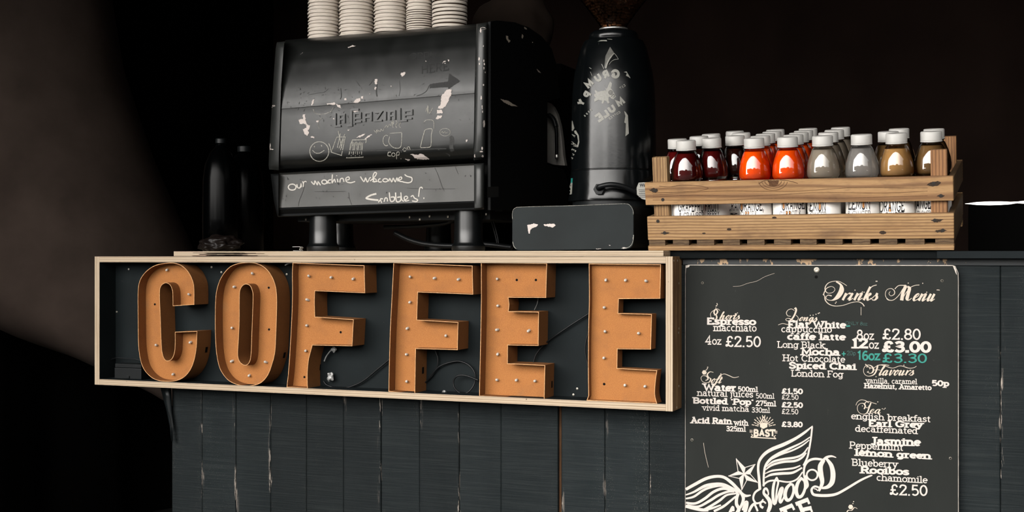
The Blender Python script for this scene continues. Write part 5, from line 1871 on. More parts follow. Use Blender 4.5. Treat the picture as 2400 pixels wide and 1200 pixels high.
protos = {}
YCUP = YE + .15
for (uL, uR, v0, name, gaps) in ((721.5, 797, 97, 'leftmost cup stack', [(.0085, False)] * 15), (794.5, 877.5, 90, 'second cup stack from the left', [(.0086, False)] * 14), (876, 955, 82, 'middle cup stack', [(.0086, False)] * 14),
                                 (952, 1014, 73, 'narrow fourth cup stack', [(.0052, True)] * 9 + [(.0080, False)] * 8), (1012.5, 1095.5, 64, 'rightmost cup stack', [(.0088, True)] * 12)):
    uc = (uL + uR) / 2
    rr = (X(uR, YCUP) - X(uL, YCUP)) / 2 * .985 * math.cos(YAW * .2)
    c0 = P(uc, v0, YCUP)
    rr = (uR - uL) / 2 / FPX * (c0 - CAM).dot(FWD)
    y = YCUP
    z = mtop(c0.x, y) + .0012
    vtop = 0
    for i, (g, brown) in enumerate(gaps):
        key = (name, brown)
        if key not in protos:
            h = min(.085, rr * 2.3)
            protos[key] = make_cup(rr, h, g, brown)
            cup = protos[key]
        else:
            cup = copy_tree(protos[key])
        cup.location = (c0.x + random.uniform(-.0006, .0006), y + random.uniform(-.0006, .0006), z)
        cup.rotation_euler = (random.uniform(-.008, .008), -math.atan(slope) + random.uniform(-.01, .01), random.uniform(0, 6))
        tag(cup, '%s cup, %s from the bottom, in the %s' % ('brown-walled white-rimmed paper' if brown else 'white paper', ORD[i], name) if i else
            '%s cup at the bottom of the %s' % ('brown-walled white-rimmed paper' if brown else 'white paper', name), 'cup', 'paper cups stacked on the machine')
        z += g
        u_, v_ = U((c0.x, y, z))
        if v_ < -16:
            break

# ------------------------------------------------------------------ knock drawer and grinder
def rounded(c, r, n=5):
    """rounded corners of a closed pixel outline"""
    out = []
    N = len(c)
    for i in range(N):
        p, a, b_ = Vector(c[i]), Vector(c[i - 1]), Vector(c[(i + 1) % N])
        d1, d2 = (a - p).normalized(), (b_ - p).normalized()
        for k in range(n + 1):
            t = k / n
            q = (p + d1 * r) * (1 - t) ** 2 + p * 2 * t * (1 - t) + (p + d2 * r) * t ** 2
            out.append((q.x, q.y))
    return out


YK = -.03
kd = thing('knock_drawer', (X(1342, YK), .12, WT), 'low black knock drawer with rounded front, a pale scrape on its left half', 'knock drawer')
ol = [(P(u, v, YK).x, max(P(u, v, YK).z, WT + .0002)) for u, v in rounded([(1200.5, 485.5), (1484.5, 477.5), (1485, 584), (1200.5, 587.5)], 21)]
o = MB().prism(ol, YK, YK + .006).build('front', [MAT['knock'], MAT['gold_print']], kd)
bv = o.modifiers.new('worn_edge', 'BEVEL')
bv.width = .0009
bv.segments = 2
bv.limit_method = 'ANGLE'
bv.angle_limit = math.radians(50)
# the drawer's box behind its front
cx0 = sum(p[0] for p in ol) / len(ol)
cz0 = sum(p[1] for p in ol) / len(ol)
ob = [(cx0 + (x - cx0) * .985, max(cz0 + (z - cz0) * .975, WT)) for x, z in ol]
MB().prism(ob, YK + .006, YK + .34).build('case', MAT['machine_side'], kd)
CHK = []
cg = (1150, 300, 3.751)
for pts in ([(322, 855), (345, 848), (385, 840), (418, 848), (400, 870), (362, 882), (345, 905), (345, 928), (332, 925), (330, 890)], [(465, 850), (500, 842), (560, 842), (574, 855), (545, 876), (500, 864), (475, 862)],
            [(1245, 968), (1256, 960), (1256, 974)], [(1158, 1050), (1190, 1052), (1192, 1058), (1160, 1060)], [(1040, 1028), (1055, 1028), (1050, 1034)], [(925, 1062), (970, 1060), (972, 1064), (930, 1066)]):
    CHK += tr(poly(pts, 3), *cg)
decal(CHK, on_plane(YK), 'bare_scrapes', MAT['chip_white'], kd)['kind'] = 'stuff'
EDG = []
EDG += tr(ribbon(catmull([(192, 800), (190, 760), (200, 720), (225, 700), (260, 695), (500, 688), (800, 680), (1100, 668), (1190, 666), (1225, 680), (1250, 720), (1256, 760)], 6), 2.5), *cg)
EDG += tr(ribbon(catmull([(1257, 940), (1250, 1000), (1230, 1035), (1200, 1052), (1150, 1058)], 6), 4) + ribbon(catmull([(195, 1000), (205, 1040), (225, 1062)], 6), 4), *cg)
decal(EDG, on_plane(YK), 'worn_rim', MAT['scratch_line'], kd)['kind'] = 'stuff'
ZK = max(p[1] for p in ob)

YG = .135
gx, gy = X(1438, YG), YG
kpx = (Vector((gx, gy, H)) - CAM).dot(FWD) / FPX
gz = lambda v: H + (600 - v) * kpx
gr = thing('coffee_grinder', (gx, gy, ZK), 'tall black cylindrical coffee grinder with a mirrored grey logo', 'coffee grinder')
profile = [(106, 472), (106.5, 468), (104, 455), (101.5, 430), (100, 404), (98.5, 402.6), (98.5, 401.4), (99.5, 400), (99, 340), (97.5, 245), (95.5, 205), (93.2, 185), (90, 166), (86, 149), (81.5, 130), (77, 113), (70, 99), (62, 95)]
gbody = MB().lathe([(h * kpx, gz(v)) for h, v in profile], (gx, gy, 0), 96).build('body', MAT['grinder'], gr, smooth=35)
MB().lathe([(96 * kpx, ZK + .0003), (96 * kpx, gz(472.5))], (gx, gy, 0), 64).build('plinth', MAT['black_plastic'], gr, smooth=35)
MB().lathe([(r * kpx, gz(v)) for r, v in ((57, 96), (58, 92), (58, 84), (55, 79), (50, 75.5), (36, 74))], (gx, gy, 0), 64).build('collar', MAT['grinder'], gr, smooth=35)
hop = [(31, 75), (31, 62), (35, 56), (60, 22), (82, -6), (96, -40), (98, -150)]
hop_o = MB().lathe([(r * kpx, gz(v)) for r, v in hop], (gx, gy, 0), 64, caps=False).build('hopper', MAT['hopper_glass'], gr, smooth=True)
MB().lathe([(33 * kpx, gz(71.5)), (34 * kpx, gz(69.5)), (33 * kpx, gz(67.5))], (gx, gy, 0), 48).build('neck_ring', MAT['steel'], gr, smooth=True)
MB().lathe([(99 * kpx, gz(-150)), (101 * kpx, gz(-152)), (101 * kpx, gz(-165)), (95 * kpx, gz(-170))], (gx, gy, 0), 48).build('lid', MAT['black_plastic'], gr, smooth=35)
# the beans filling the hopper
bm_ = bmesh.new()
bmesh.ops.create_icosphere(bm_, subdivisions=2, radius=1)
bv_, bf_ = [v.co.copy() for v in bm_.verts], [tuple(v.index for v in f.verts) for f in bm_.faces]
bm_.free()
mb = MB()
rnd = random.Random(11)
cnt = 0
for j in range(30):
    v = 62 - j * 5.6
    k = 0
    while hop[k + 1][1] > v:
        k += 1
    t = (v - hop[k][1]) / (hop[k + 1][1] - hop[k][1])
    R = (hop[k][0] + (hop[k + 1][0] - hop[k][0]) * t) * kpx - .0075
    m = max(8, int(2 * math.pi * R / .0085))
    for i in range(m):
        a = 2 * math.pi * (i + .5 * (j % 2)) / m + rnd.uniform(-.05, .05)
        M = Matrix.Translation((gx + R * math.cos(a), gy + R * math.sin(a), gz(v) + rnd.uniform(-.0015, .0015))) @ \
            Matrix.Rotation(rnd.uniform(0, 6), 4, 'Z') @ Matrix.Rotation(rnd.uniform(-1, 1), 4, 'X') @ Matrix.Diagonal((.0056, .0036, .0030, 1))
        mb.add([M @ q for q in bv_], bf_)
beans = mb.build('coffee_beans', MAT['bean'], smooth=True, origin=(gx, gy, gz(60)), recalc=False)
tag(beans, 'roasted coffee beans filling the grinder hopper', 'coffee beans', kind='stuff')

hg = on_bvh(bvh_of(gbody))
LG = []
cgm, cgl = (1330, 60, 6), (1330, 220, 4.617)
for ch, c, d, h, asp in (('G', (672, 680), (-1, .16), 132, .92), ('R', (540, 690), (-.93, .36), 124, .85), ('U', (428, 732), (-.82, .57), 124, .85), ('M', (308, 822), (-.72, .69), 116, .95), ('P', (286, 972), (-.55, .84), 122, .85), ('Y', (196, 1082), (-.45, .89), 122, .85)):
    d_ = Vector(d).normalized()
    LG += tr(place_glyph(ch, c, d, h, .3, False, asp, (d_.y * -1, d_.x) if False else (-d_.y, d_.x)), *cgm)
decal(LG, hg, 'logo_lettering', MAT['sticker_grey'], gr, .0006, size=5)
LG = []
for ch, c in (('M', (572, 92)), ('U', (478, 160)), ('L', (412, 210)), ('E', (348, 252))):
    d_ = Vector((-.82, .57)).normalized()
    LG += tr(place_glyph(ch, c, d_, 92, .3, False, .95, (-d_.y, d_.x)), *cgl)
decal(LG, hg, 'logo_lettering', MAT['sticker_grey'], gr, .0006, size=5)
LS = []
for word, a, c, h in (('COFFEE', (560, 200), (455, 268), 26), ('2006', (256, 172), (190, 238), 24)):
    d_ = (Vector(c) - Vector(a)).normalized()
    for i, ch in enumerate(word):
        pc = Vector(a).lerp(Vector(c), i / (len(word) - 1))
        LS += tr(place_glyph(ch, pc, d_, h, .2, False, .9, (-d_.y, d_.x)), *cgl)
for i, ch in enumerate('EST'):
    pc = Vector((800, 842)).lerp(Vector((748, 878)), i / 2)
    LS += tr(place_glyph(ch, pc, (-.82, .57), 34, .16, False, .9, (-.57, -.82)), *cgm)
decal(LS, hg, 'small_lettering', MAT['sticker_grey'], gr, .0006, size=5)
MU = tr(poly([(515, 810), (535, 870), (552, 895), (580, 830), (600, 785), (625, 810), (620, 850), (608, 880), (640, 920), (665, 970), (680, 1000), (660, 1020), (648, 1034), (618, 1028), (598, 1000), (580, 1010), (578, 1050), (592, 1088), (572, 1100), (545, 1062),
               (520, 1050), (505, 1098), (480, 1092), (490, 1055), (440, 1045), (385, 1072), (375, 1040), (398, 1008), (375, 990), (378, 962), (398, 958), (385, 920), (390, 900), (430, 930), (480, 920), (545, 912)]), *cgm)
decal(MU, hg, 'mule_head', MAT['sticker_grey'], gr, .0006, size=5)
EYE = tr(ribbon(E(608, 942, 26, 28), 7) + ribbon(E(610, 944, 12, 12), 6) + ribbon([(618, 1000), (628, 980), (650, 965), (662, 990), (648, 1012)], 7), *cgm)
decal(EYE, hg, 'mule_eye', MAT['label_ink'], gr, .0010, size=5)
FL = tr(poly([(600, 300), (655, 385), (610, 440), (560, 520), (535, 600), (520, 590), (535, 430)]) , *cgm)
decal(FL, hg, 'peeling_film', MAT['sticker_film'], gr, .0007, size=5)
FL = tr(ribbon(catmull([(655, 395), (610, 445), (565, 520), (540, 605)], 6), [10, 16, 18, 14]) + ribbon(catmull([(655, 390), (690, 430), (715, 475)], 6), 5) + ribbon(catmull([(715, 475), (670, 478), (620, 505), (585, 550)], 6), 5)
        + poly([(430, 228), (470, 208), (550, 206), (560, 225), (500, 222)]) + ribbon([(560, 192), (628, 198)], 6) + poly([(790, 655), (828, 645), (885, 742), (860, 728), (820, 705), (832, 668)])
        + ribbon(catmull([(480, 540), (500, 580), (512, 610)], 4), 8) + ribbon(catmull([(310, 590), (340, 610)], 4), 8) + ribbon(catmull([(325, 650), (350, 710)], 4), 5), *cgm)
FL += tr(poly([(612, 185), (630, 200), (652, 235), (662, 430), (625, 460), (630, 320), (612, 310), (625, 240)]), *cgl)
decal(FL, hg, 'torn_sticker', MAT['sticker_grey'], gr, .0009, size=5)
ST = tr(poly([(75, 400), (95, 395), (125, 450), (132, 520), (118, 575), (105, 570), (118, 510), (108, 450), (80, 425)]) + poly([(52, 290), (60, 300), (78, 370), (62, 400), (50, 400)]), *cgl)
for ch, c, h in (('K', (66, 452), 52), ('O', (50, 530), 60), ('W', (92, 560), 56), ('E', (72, 610), 52), ('L', (54, 650), 48), ('L', (42, 690), 44)):
    ST += tr(place_glyph(ch, c, (-.45, .9), h, .2, False, .5, (-.9, -.45)), *cgl)
decal(ST, hg, 'edge_sticker', MAT['sticker_grey'], gr, .0006, size=5)
decal(tr(poly([(22, 915), (60, 912), (58, 962), (20, 965)]), *cgl), hg, 'teal_label', plain('teal_label', (.02, .26, .22), .5, .3), gr, .0006, size=5)
decal(tr(poly([(20, 965), (58, 962), (50, 1085), (14, 1095)]), *cgl), hg, 'white_label', MAT['sticker_grey'], gr, .0006, size=5)
decal(tr(poly([(690, 1025), (742, 1030), (738, 1072), (684, 1065)]), *cgl), hg, 'tape_patch', MAT['sticker_film'], gr, .0006, size=5)
# cable gland and lead
def ghit(u, v):
    return hg(u, v)
g0 = ghit(1407, 444)
nrm = Vector((g0[0].x - gx, g0[0].y - gy, 0)).normalized()
rot = nrm.to_track_quat('Z', 'Y').to_matrix()
mb = MB()
m6 = [Vector((.0125 * math.cos(k * math.pi / 3), .0125 * math.sin(k * math.pi / 3), z)) for z in (0, .010) for k in range(6)]
mb.add([g0[0] + rot @ p for p in m6], [tuple(range(6)), tuple(range(6, 12))] + [(k, (k + 1) % 6, 6 + (k + 1) % 6, 6 + k) for k in range(6)])
mb.build('cable_gland', MAT['black_plastic'], gr, bevel=.001)
q = [g0[0] + nrm * .004, g0[0] + nrm * .022 + Vector((.004, 0, .004))]
for u, v, off in ((1432, 434, .026), (1455, 438, .022), (1478, 449, .018), (1500, 463, .016), (1518, 478, .02)):
    h = ghit(u, v)
    if h:
        nn = Vector((h[0].x - gx, h[0].y - gy, 0)).normalized()
        q.append(h[0] + nn * off)
q.append(q[-1] + Vector((.03, .02, -.03)))
MB().tube(cat3(q, 8), .0052, 12).build('power_cable', MAT['black_cable'], gr, smooth=True)
# grey rating tag tied beside the crate
yt = .045
tg_px = [(1497, 428), (1516, 427), (1526, 440), (1526, 472), (1504, 466), (1493, 456), (1492, 440)]
o = MB().prism([(P(u, v, yt).x, P(u, v, yt).z) for u, v in tg_px], yt, yt + .001).build('rating_tag', MAT['sticker_grey'], gr)
TG = text('Wa', 1499, 1515, 438, 438, 9, .26, False)
for k in range(5):
    TG += ribbon([(1497 + k % 2, 445 + k * 4.2), (1516, 445.5 + k * 4.2)], 1.1)
decal(TG, on_plane(yt), 'tag_print', MAT['label_ink'], gr)

# ------------------------------------------------------------------ the wooden crate, tipped towards the street
TILT = math.radians(8.8)
YCR = -.03
cx_ = X(1519, YCR)
cw_ = X(2236.5, YCR) - cx_
CZ = WT + .0002
CM = Matrix.Translation((cx_, YCR, CZ)) @ Matrix.Rotation(TILT, 4, 'X')
CI = CM.inverted()


def CL(u, v, yl):
    """crate coordinates of the point of its plane y = yl seen at pixel (u, v)"""
    o_ = CI @ CAM
    d = CI.to_3x3() @ ray(u, v)
    return o_ + d * ((yl - o_.y) / d.y)


def CLz(u, v, zl):
    o_ = CI @ CAM
    d = CI.to_3x3() @ ray(u, v)
    return o_ + d * ((zl - o_.z) / d.z)


CD = .355
crate = thing('crate', (cx_, YCR, CZ), 'old pine slatted crate full of juice bottles, tipped forward', 'crate', rot=(TILT, 0, 0))
zf = lambda v, u=1900: CL(u, v, 0).z
zb0, zb1 = 0.0, zf(574.5)
zs0, zs1 = zf(561), zf(503)
zt0, zt1 = zf(475.5), zf(419.5)
def part(mb, name, mat, bevel=.0012):
    return mb.build(name, mat, crate, local=True, bevel=bevel)
part(MB().box(0, cw_, 0, .03, zb0, zb1), 'runner', MAT['wood_x'], .0015)
part(MB().box(0, cw_, CD - .03, CD, zb0, zb1), 'runner', MAT['wood_x'], .0015)
bt = [(1521, 1559), (1577, 1615), (1633, 1674), (1694, 1734), (1751, 1792), (1814, 1854), (1875, 1914), (1934, 1975), (1997, 2040), (2060, 2103), (2122, 2167), (2192, 2236)]
for a, c in bt:
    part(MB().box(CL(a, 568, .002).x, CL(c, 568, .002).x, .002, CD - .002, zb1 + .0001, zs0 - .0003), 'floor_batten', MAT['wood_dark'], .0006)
zfl = zs0 - .0003
SLT = .011
part(MB().box(.0005, cw_, 0, SLT, zs0, zs1), 'front_slat', MAT['wood_x'], .0014)
# upper front slat, its grain rising a little, ends not quite square
part(MB().add([(-.0012, 0, zt0 + .0004), (cw_ - .0002, 0, zt0), (cw_ - .0008, 0, zt1), (-.0016, 0, zt1), (-.0012, SLT, zt0 + .0004), (cw_ - .0002, SLT, zt0), (cw_ - .0008, SLT, zt1), (-.0016, SLT, zt1)],
             [(0, 1, 2, 3), (7, 6, 5, 4), (0, 4, 5, 1), (3, 2, 6, 7), (0, 3, 7, 4), (1, 5, 6, 2)]), 'front_slat', MAT['wood_flow'], .0014)
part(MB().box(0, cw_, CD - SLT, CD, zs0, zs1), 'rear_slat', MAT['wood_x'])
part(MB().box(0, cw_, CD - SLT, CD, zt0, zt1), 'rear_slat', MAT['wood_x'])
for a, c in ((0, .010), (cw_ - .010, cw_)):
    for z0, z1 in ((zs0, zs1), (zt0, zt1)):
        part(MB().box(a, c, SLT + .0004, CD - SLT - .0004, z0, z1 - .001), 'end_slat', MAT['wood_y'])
pz = SLT + .0004
lx0, lx1 = CL(1529, 400, pz).x, CL(1563.5, 400, pz).x
rx0, rx1 = CL(2181, 400, pz).x, CL(2220, 400, pz).x
ztl, ztr = CL(1545, 368.5, pz).z, CL(2200, 351, pz).z
part(MB().box(max(lx0, .0105), lx1, pz, pz + .024, zfl + .0004, ztl), 'corner_post', MAT['wood_z'], .0018)
part(MB().box(rx0, min(rx1, cw_ - .0105), pz, pz + .020, zfl + .0004, ztr), 'corner_post', MAT['wood_red'], .0015)
yrp = CD - SLT - .0244
ztrr = CL(2225, 320, yrp).z
part(MB().box(rx0, cw_ - .0105, yrp, yrp + .024, zfl + .0004, ztrr), 'corner_post', MAT['wood_red'], .0015)
part(MB().box(.0105, lx1, yrp, yrp + .024, zfl + .0004, ztl - .02), 'corner_post', MAT['wood_z'], .0015)
for (u, v) in ((1535, 446.5), (1553.5, 468), (1542, 518.5), (1557.5, 546), (2188, 430), (2205, 459), (2191, 516.5), (2210, 540)):
    p = CL(u, v, 0)
    MB().lathe([(.0034, 0), (.0034, .0004), (.0015, .0006)], (p.x, 0, p.z), 12, axis='y').build('nail', MAT['nail'], crate, local=True)
KN = []
kn_hit = lambda u, v: (CL(u, v, 0), Vector((0, -1, 0)))
def crate_decal(quads, name, mat):
    mb = MB()
    for f in quads:
        vs = [kn_hit(p[0], p[1])[0] + Vector((0, -.0003, 0)) for p in f]
        mb.add(vs, [tuple(range(len(vs)))])
    return mb.build(name, mat, crate, local=True, recalc=False)
for pts in ([(1521, 446), (1532, 440), (1541, 443), (1543, 448), (1536, 452)], [(2172, 433), (2182, 427), (2198, 424), (2206, 428), (2196, 436), (2184, 437)], [(2195, 460), (2206, 455), (2214, 458), (2208, 463)], [(2180, 517), (2192, 513), (2212, 514), (2198, 521)],
            [(2190, 541), (2206, 537), (2222, 539), (2210, 544), (2196, 545)], [(1548, 547), (1557, 543), (1572, 545), (1562, 549)]):
    KN += poly(pts, .9)
for (u, v, r) in ((1709, 537.5, 4), (1815, 510, 4), (2069, 545, 6), (1650, 547, 3)):
    KN += poly([(u + r * 1.4 * math.cos(t * .7), v + r * .7 * math.sin(t * .7)) for t in range(9)], .5)
crate_decal(KN, 'nail_stain', plain('dark_nail_stain', (.045, .028, .018), .8, .2, 0, .5, 200))['kind'] = 'stuff'
KN = []
for k, w in ((34, 1.2), (27, 1.0), (20, 1.4)):
    KN += ribbon(E(1812, 423, k, k * .68, 8, 172, 30), w)
KN += ribbon(catmull([(1778, 431), (1790, 424), (1802, 422)], 4), 1.4) + ribbon(catmull([(1870, 430), (1850, 424), (1828, 421.5)], 4), 1.4)
KN += [q for q in poly([(1799, 423), (1826, 422), (1824, 432), (1815, 437), (1804, 435)], 1)]
# wavering dark grain lines of the upper slat
for v0, v1, amp in ((454, 438, 2.5), (462, 448, 2), (470, 460, 1.2)):
    KN += ribbon(catmull([(1530 + i * 46, v0 + (v1 - v0) * i / 14 + amp * math.sin(i * .9 + v0)) for i in range(15)], 4), .9)
KN += ribbon(catmull([(1528, 452), (1560, 451), (1600, 450), (1640, 447), (1660, 441), (1640, 436), (1600, 434), (1570, 438), (1545, 436)], 5), 1.2)
crate_decal(KN, 'wood_knot', plain('dark_grain', (.12, .055, .024), .8, .2, 0, .4, 200))

blk = MB().box(cx_ + .02, cx_ + cw_ - .02, .24, .30, H + .0096, CZ + .262 * math.sin(TILT) - .006).build('wood_block', MAT['worktop_black'], origin=(cx_ + cw_ / 2, .27, H + .0096))
tag(blk, 'black wooden block propping up the rear of the crate', 'block')

# ------------------------------------------------------------------ juice bottles
BZ = zfl + .0004
BR = .0315
CAPTOP = .1928
DZ = CAPTOP - .186


def make_bottle(juice, name='juice_bottle'):
    r = thing(name, (0, 0, 0), '', 'bottle')
    out = [(.026, 0), (.0300, .003), (BR - .0008, .010), (BR - .0008, .0985), (.0302, .1015), (.0284, .1035), (.0284, .1055), (.0303, .1075), (BR, .1115), (BR, .120), (.0303, .1315), (.0272, .1430), (.0232, .1540), (.0203, .1605), (.0180, .1632),
           (.0174, .1645), (.0196, .1656), (.0196, .1664), (.0174, .1672), (.0168, .172), (.0168, .184)]
    out = [(a, h + (DZ if h > .02 else 0)) for a, h in out]
    MB().lathe(out, (0, 0, 0), 48, caps=False).build('shell', MAT['pet'], r, smooth=50, local=True)
    inn = [(.001, .0015)] + [(max(a - .0012, .001), h + .001) for a, h in out[:13]]
    top = DZ + (.1605 if juice != 'juice_tan' else .1575)
    inn = [p for p in inn if p[1] < top] + [((.0203 - .0012) if juice != 'juice_tan' else .0218, top), (.0005, top)]
    MB().lathe(inn, (0, 0, 0), 48, caps=False).build('juice', MAT[juice], r, smooth=50, local=True)
    MB().lathe([(BR - .0006, .022), (BR - .0001, .0225), (BR - .0001, .0885 + DZ), (BR - .0006, .089 + DZ)], (0, 0, 0), 48, caps=False).build('label', MAT['label_white'], r, smooth=50, local=True)
    # screw cap: ribbed side, tamper band, bevelled top
    cap = MB()
    nseg = 96
    vs, fs = [], []
    pr_ = [(.0191, .1668, 0), (.0194, .1674, .00035), (.0194, .1690, .00035), (.0188, .1696, 0), (.0193, .1702, .00014), (.0193, .1838, .00014), (.0188, .1852, 0), (.0178, .1860, 0), (.0005, .1862, 0)]
    for a_, h_, rib in pr_:
        for k in range(nseg):
            rr_ = a_ + (rib if k % 2 else 0)
            an = 2 * math.pi * k / nseg
            vs.append((rr_ * math.cos(an), rr_ * math.sin(an), h_ + DZ))
    for i in range(len(pr_) - 1):
        for k in range(nseg):
            k2 = (k + 1) % nseg
            fs.append((i * nseg + k, i * nseg + k2, (i + 1) * nseg + k2, (i + 1) * nseg + k))
    cap.add(vs, fs).build('cap', MAT['cap'], r, smooth=30, local=True)
    return r


# cap centre u, cap top v, juice, label
BT = [
    (1610, 329.5, 'juice_red', 'dark red juice bottle at the left front corner of the crate'),
    (1664, 323.5, 'juice_red', 'dark red juice bottle in front, second from the left'),
    (1719, 318, 'juice_brown', 'dark brown-red juice bottle set back left of the orange ones'),
    (1768, 323, 'juice_orange', 'left one of the two bright orange juice bottles in front'),
    (1846, 320.5, 'juice_orange', 'right one of the two bright orange juice bottles in front'),
    (1925, 319, 'juice_clear', 'pale lemon juice bottle in front, right of the orange ones'),
    (2020, 314.5, 'juice_grey', 'lone clear juice bottle standing in the gap of the crate'),
    (2098, 311, 'juice_tan', 'cloudy tan juice bottle in front, filled to below its neck'),
    (2181, 308, 'juice_tan_dark', 'brownish juice bottle half hidden by the right front post'),
    (1583, 325.5, 'juice_red', 'dark red juice bottle behind the left corner post'),
    (1638, 319, 'juice_brown', 'dark juice bottle second deep behind the two front red ones'),
    (1667, 313.6, 'juice_brown', 'dark juice bottle farthest back behind the front red ones'),
    (1737, 311, 'juice_brown', 'dark juice bottle just behind the set back brown-red one'),
    (1722, 307, 'juice_brown', 'dark juice bottle farthest back left of the orange rows'),
    (1781, 318.5, 'juice_orange', 'shaded orange juice bottle, second in the left orange row'),
    (1794, 313, 'juice_orange', 'shaded orange juice bottle, third in the left orange row'),
    (1808, 308, 'juice_orange', 'shaded orange juice bottle, fourth in the left orange row'),
    (1821, 302, 'juice_orange', 'shaded orange juice bottle at the back of the left orange row'),
    (1858, 316, 'juice_orange', 'shaded orange juice bottle, second in the right orange row'),
    (1871, 311, 'juice_orange', 'shaded orange juice bottle, third in the right orange row'),
    (1883, 306, 'juice_orange', 'shaded orange juice bottle, fourth in the right orange row'),
    (1895, 300, 'juice_orange', 'shaded orange juice bottle at the back of the right orange row'),
    (1941, 310, 'juice_clear', 'greyish lemon juice bottle, second in the row behind the front lemon one'),
    (1955, 304, 'juice_clear', 'greyish lemon juice bottle, third in the row behind the front lemon one'),
    (1970, 298, 'juice_clear', 'greyish lemon juice bottle at the back of the lemon row'),
    (2085, 308.5, 'juice_tan_dark', 'brownish juice bottle peeking out left behind the cloudy tan one'),
    (2107, 301, 'juice_tan_dark', 'brownish juice bottle peeking out right behind the cloudy tan one'),
    (2189, 301.6, 'juice_tan_dark', 'juice bottle behind the one at the right front post'),
]
rowd = .0638
pos = []
ymin = SLT + .0006 + BR
base_u = {}
for i, (u, v, j, lab) in enumerate(BT):
    p = CLz(u, v + .3, BZ + CAPTOP)
    pos.append(Vector((p.x, p.y)))
# settle: keep apart, inside the slats, clear of the posts
posts = [(lx0, lx1, pz, pz + .024), (rx0, rx1, pz, pz + .020), (rx0, cw_, yrp, yrp + .024), (0, lx1, yrp, yrp + .024)]
xmin, xmax, ymax = .0105 + BR, cw_ - .0105 - BR, CD - SLT - .0006 - BR
want = [p.copy() for p in pos]
for p in pos:
    p.y = min(max(p.y, ymin), ymax)
for it in range(800):
    for i in range(len(pos)):
        pos[i] += (Vector((want[i].x, min(max(want[i].y, ymin), ymax))) - pos[i]) * .02
        for k in range(i + 1, len(pos)):
            d = pos[k] - pos[i]
            if d.length < 2 * BR + .0004:
                if d.length < 1e-5:
                    d = Vector((0, 1))
                s = (2 * BR + .0006 - d.length) / 2
                d.normalize()
                pos[i] -= d * s
                pos[k] += d * s
        for (a, c, e, f) in posts:
            q = Vector((min(max(pos[i].x, a), c), min(max(pos[i].y, e), f)))
            d = pos[i] - q
            if d.length < BR + .0004:
                d = d.normalized() if d.length > 1e-6 else Vector((0, 1))
                pos[i] = q + d * (BR + .0006)
        pos[i].x = min(max(pos[i].x, xmin), xmax)
        pos[i].y = min(max(pos[i].y, ymin), ymax)
bott = {}
made = []
for (u, v, j, lab), p in zip(BT, pos):
    if j not in bott:
        bott[j] = make_bottle(j)
        b_ = bott[j]
    else:
        b_ = copy_tree(bott[j])
    M = CM @ Matrix.Translation((p.x, p.y, BZ))
    b_.location = M.translation
    b_.rotation_euler = (TILT, 0, 0)
    tag(b_, lab, 'bottle', 'juice bottles in the crate')
    made.append(b_)
bpy.context.view_layer.update()
# printed words on the labels of the front bottles, as far as the slats let them be seen
LBL = [
    (0, [('GRAPEFRUIT', 1590, 1660, 497, 497, 27, '', .13), ('& CRANBERRY', 1592, 1664, 513, 512, 15, '', .12)]),
    (1, [('FRUIT', 1652, 1686, 496, 495, 27, '', .13), ('BERRY', 1658, 1686, 509, 508, 15, '', .14)]),
    (2, [('CRAN', 1706, 1736, 496, 495, 27, '', .13), ('& LEMON', 1708, 1740, 508, 507, 9, '', .12)]),
    (3, [('ORANGE,', 1734, 1790, 496, 494, 27, 'O', .13), ('CARROT &', 1736, 1774, 510, 509, 15, 'RR', .09)]),
    (4, [('ORANGE', 1832, 1886, 494, 490, 27, 'O', .13), ('CARROT &', 1827, 1878, 510, 507, 15, 'RR', .09)]),
    (5, [('LEMON', 1890, 1936, 496, 497, 27, 'O', .14), ('& GINGER', 1890, 1937, 511, 510, 14, '', .09)]),
    (6, [('LEMON', 1988, 2040, 492, 492, 27, 'O', .14), ('& GINGER', 1987, 2041, 509, 508, 15, '', .09)]),
    (7, [('ORANGE', 2061, 2120, 498, 496, 28, 'A', .13), ('& GINGER', 2063, 2120, 511, 509, 13, '', .12)]),
    (8, [('ORANGE', 2130, 2182, 492, 490, 28, '', .15), ('& TURNIP', 2150, 2182, 506, 505, 12, '', .12)]),
]
for bi, lines_ in LBL:
    b_ = made[bi]
    lo = [c for c in b_.children if c.name.startswith('label')][0]
    hb = on_bvh(bvh_of(lo))
    ink, org = [], []
    for s, u0, u1, vl, vr, cap, hot, w in lines_:
        if s == '& TURNIP':
            s = 'TURNER'
        if s == '& LEMON':
            s = '&'
        adv = sum(GL[c][0] for c in s)
        x = 0
        for ch in s:
            wd = GL[ch][0]
            a, c = u0 + (u1 - u0) * x / adv, u0 + (u1 - u0) * (x + wd) / adv
            t0 = vl + (vr - vl) * x / adv
            ink += text(ch, a, c, t0, t0, cap, w, False)
            if ch in hot:
                org += poly([((a + c) / 2 + .24 * (c - a) * math.cos(t * .7), t0 - cap / 2 + cap * .36 * math.sin(t * .7)) for t in range(9)]) if ch == 'O' else \
                    poly([(a + (c - a) * .3, t0 - cap * .04), ((a + c) / 2, t0 - cap * .85), (a + (c - a) * .72, t0 - cap * .04)]) if ch == 'A' else poly([(a + (c - a) * .25, t0 - cap * .9), (a + (c - a) * .7, t0 - cap * .9), (a + (c - a) * .7, t0 - cap * .5), (a + (c - a) * .25, t0 - cap * .5)])
            x += wd
    if ink:
        decal(ink, hb, 'label_print', MAT['label_ink'], b_, .0004)
    if org:
        decal(org, hb, 'label_accent', MAT['label_orange'], b_, .0003)

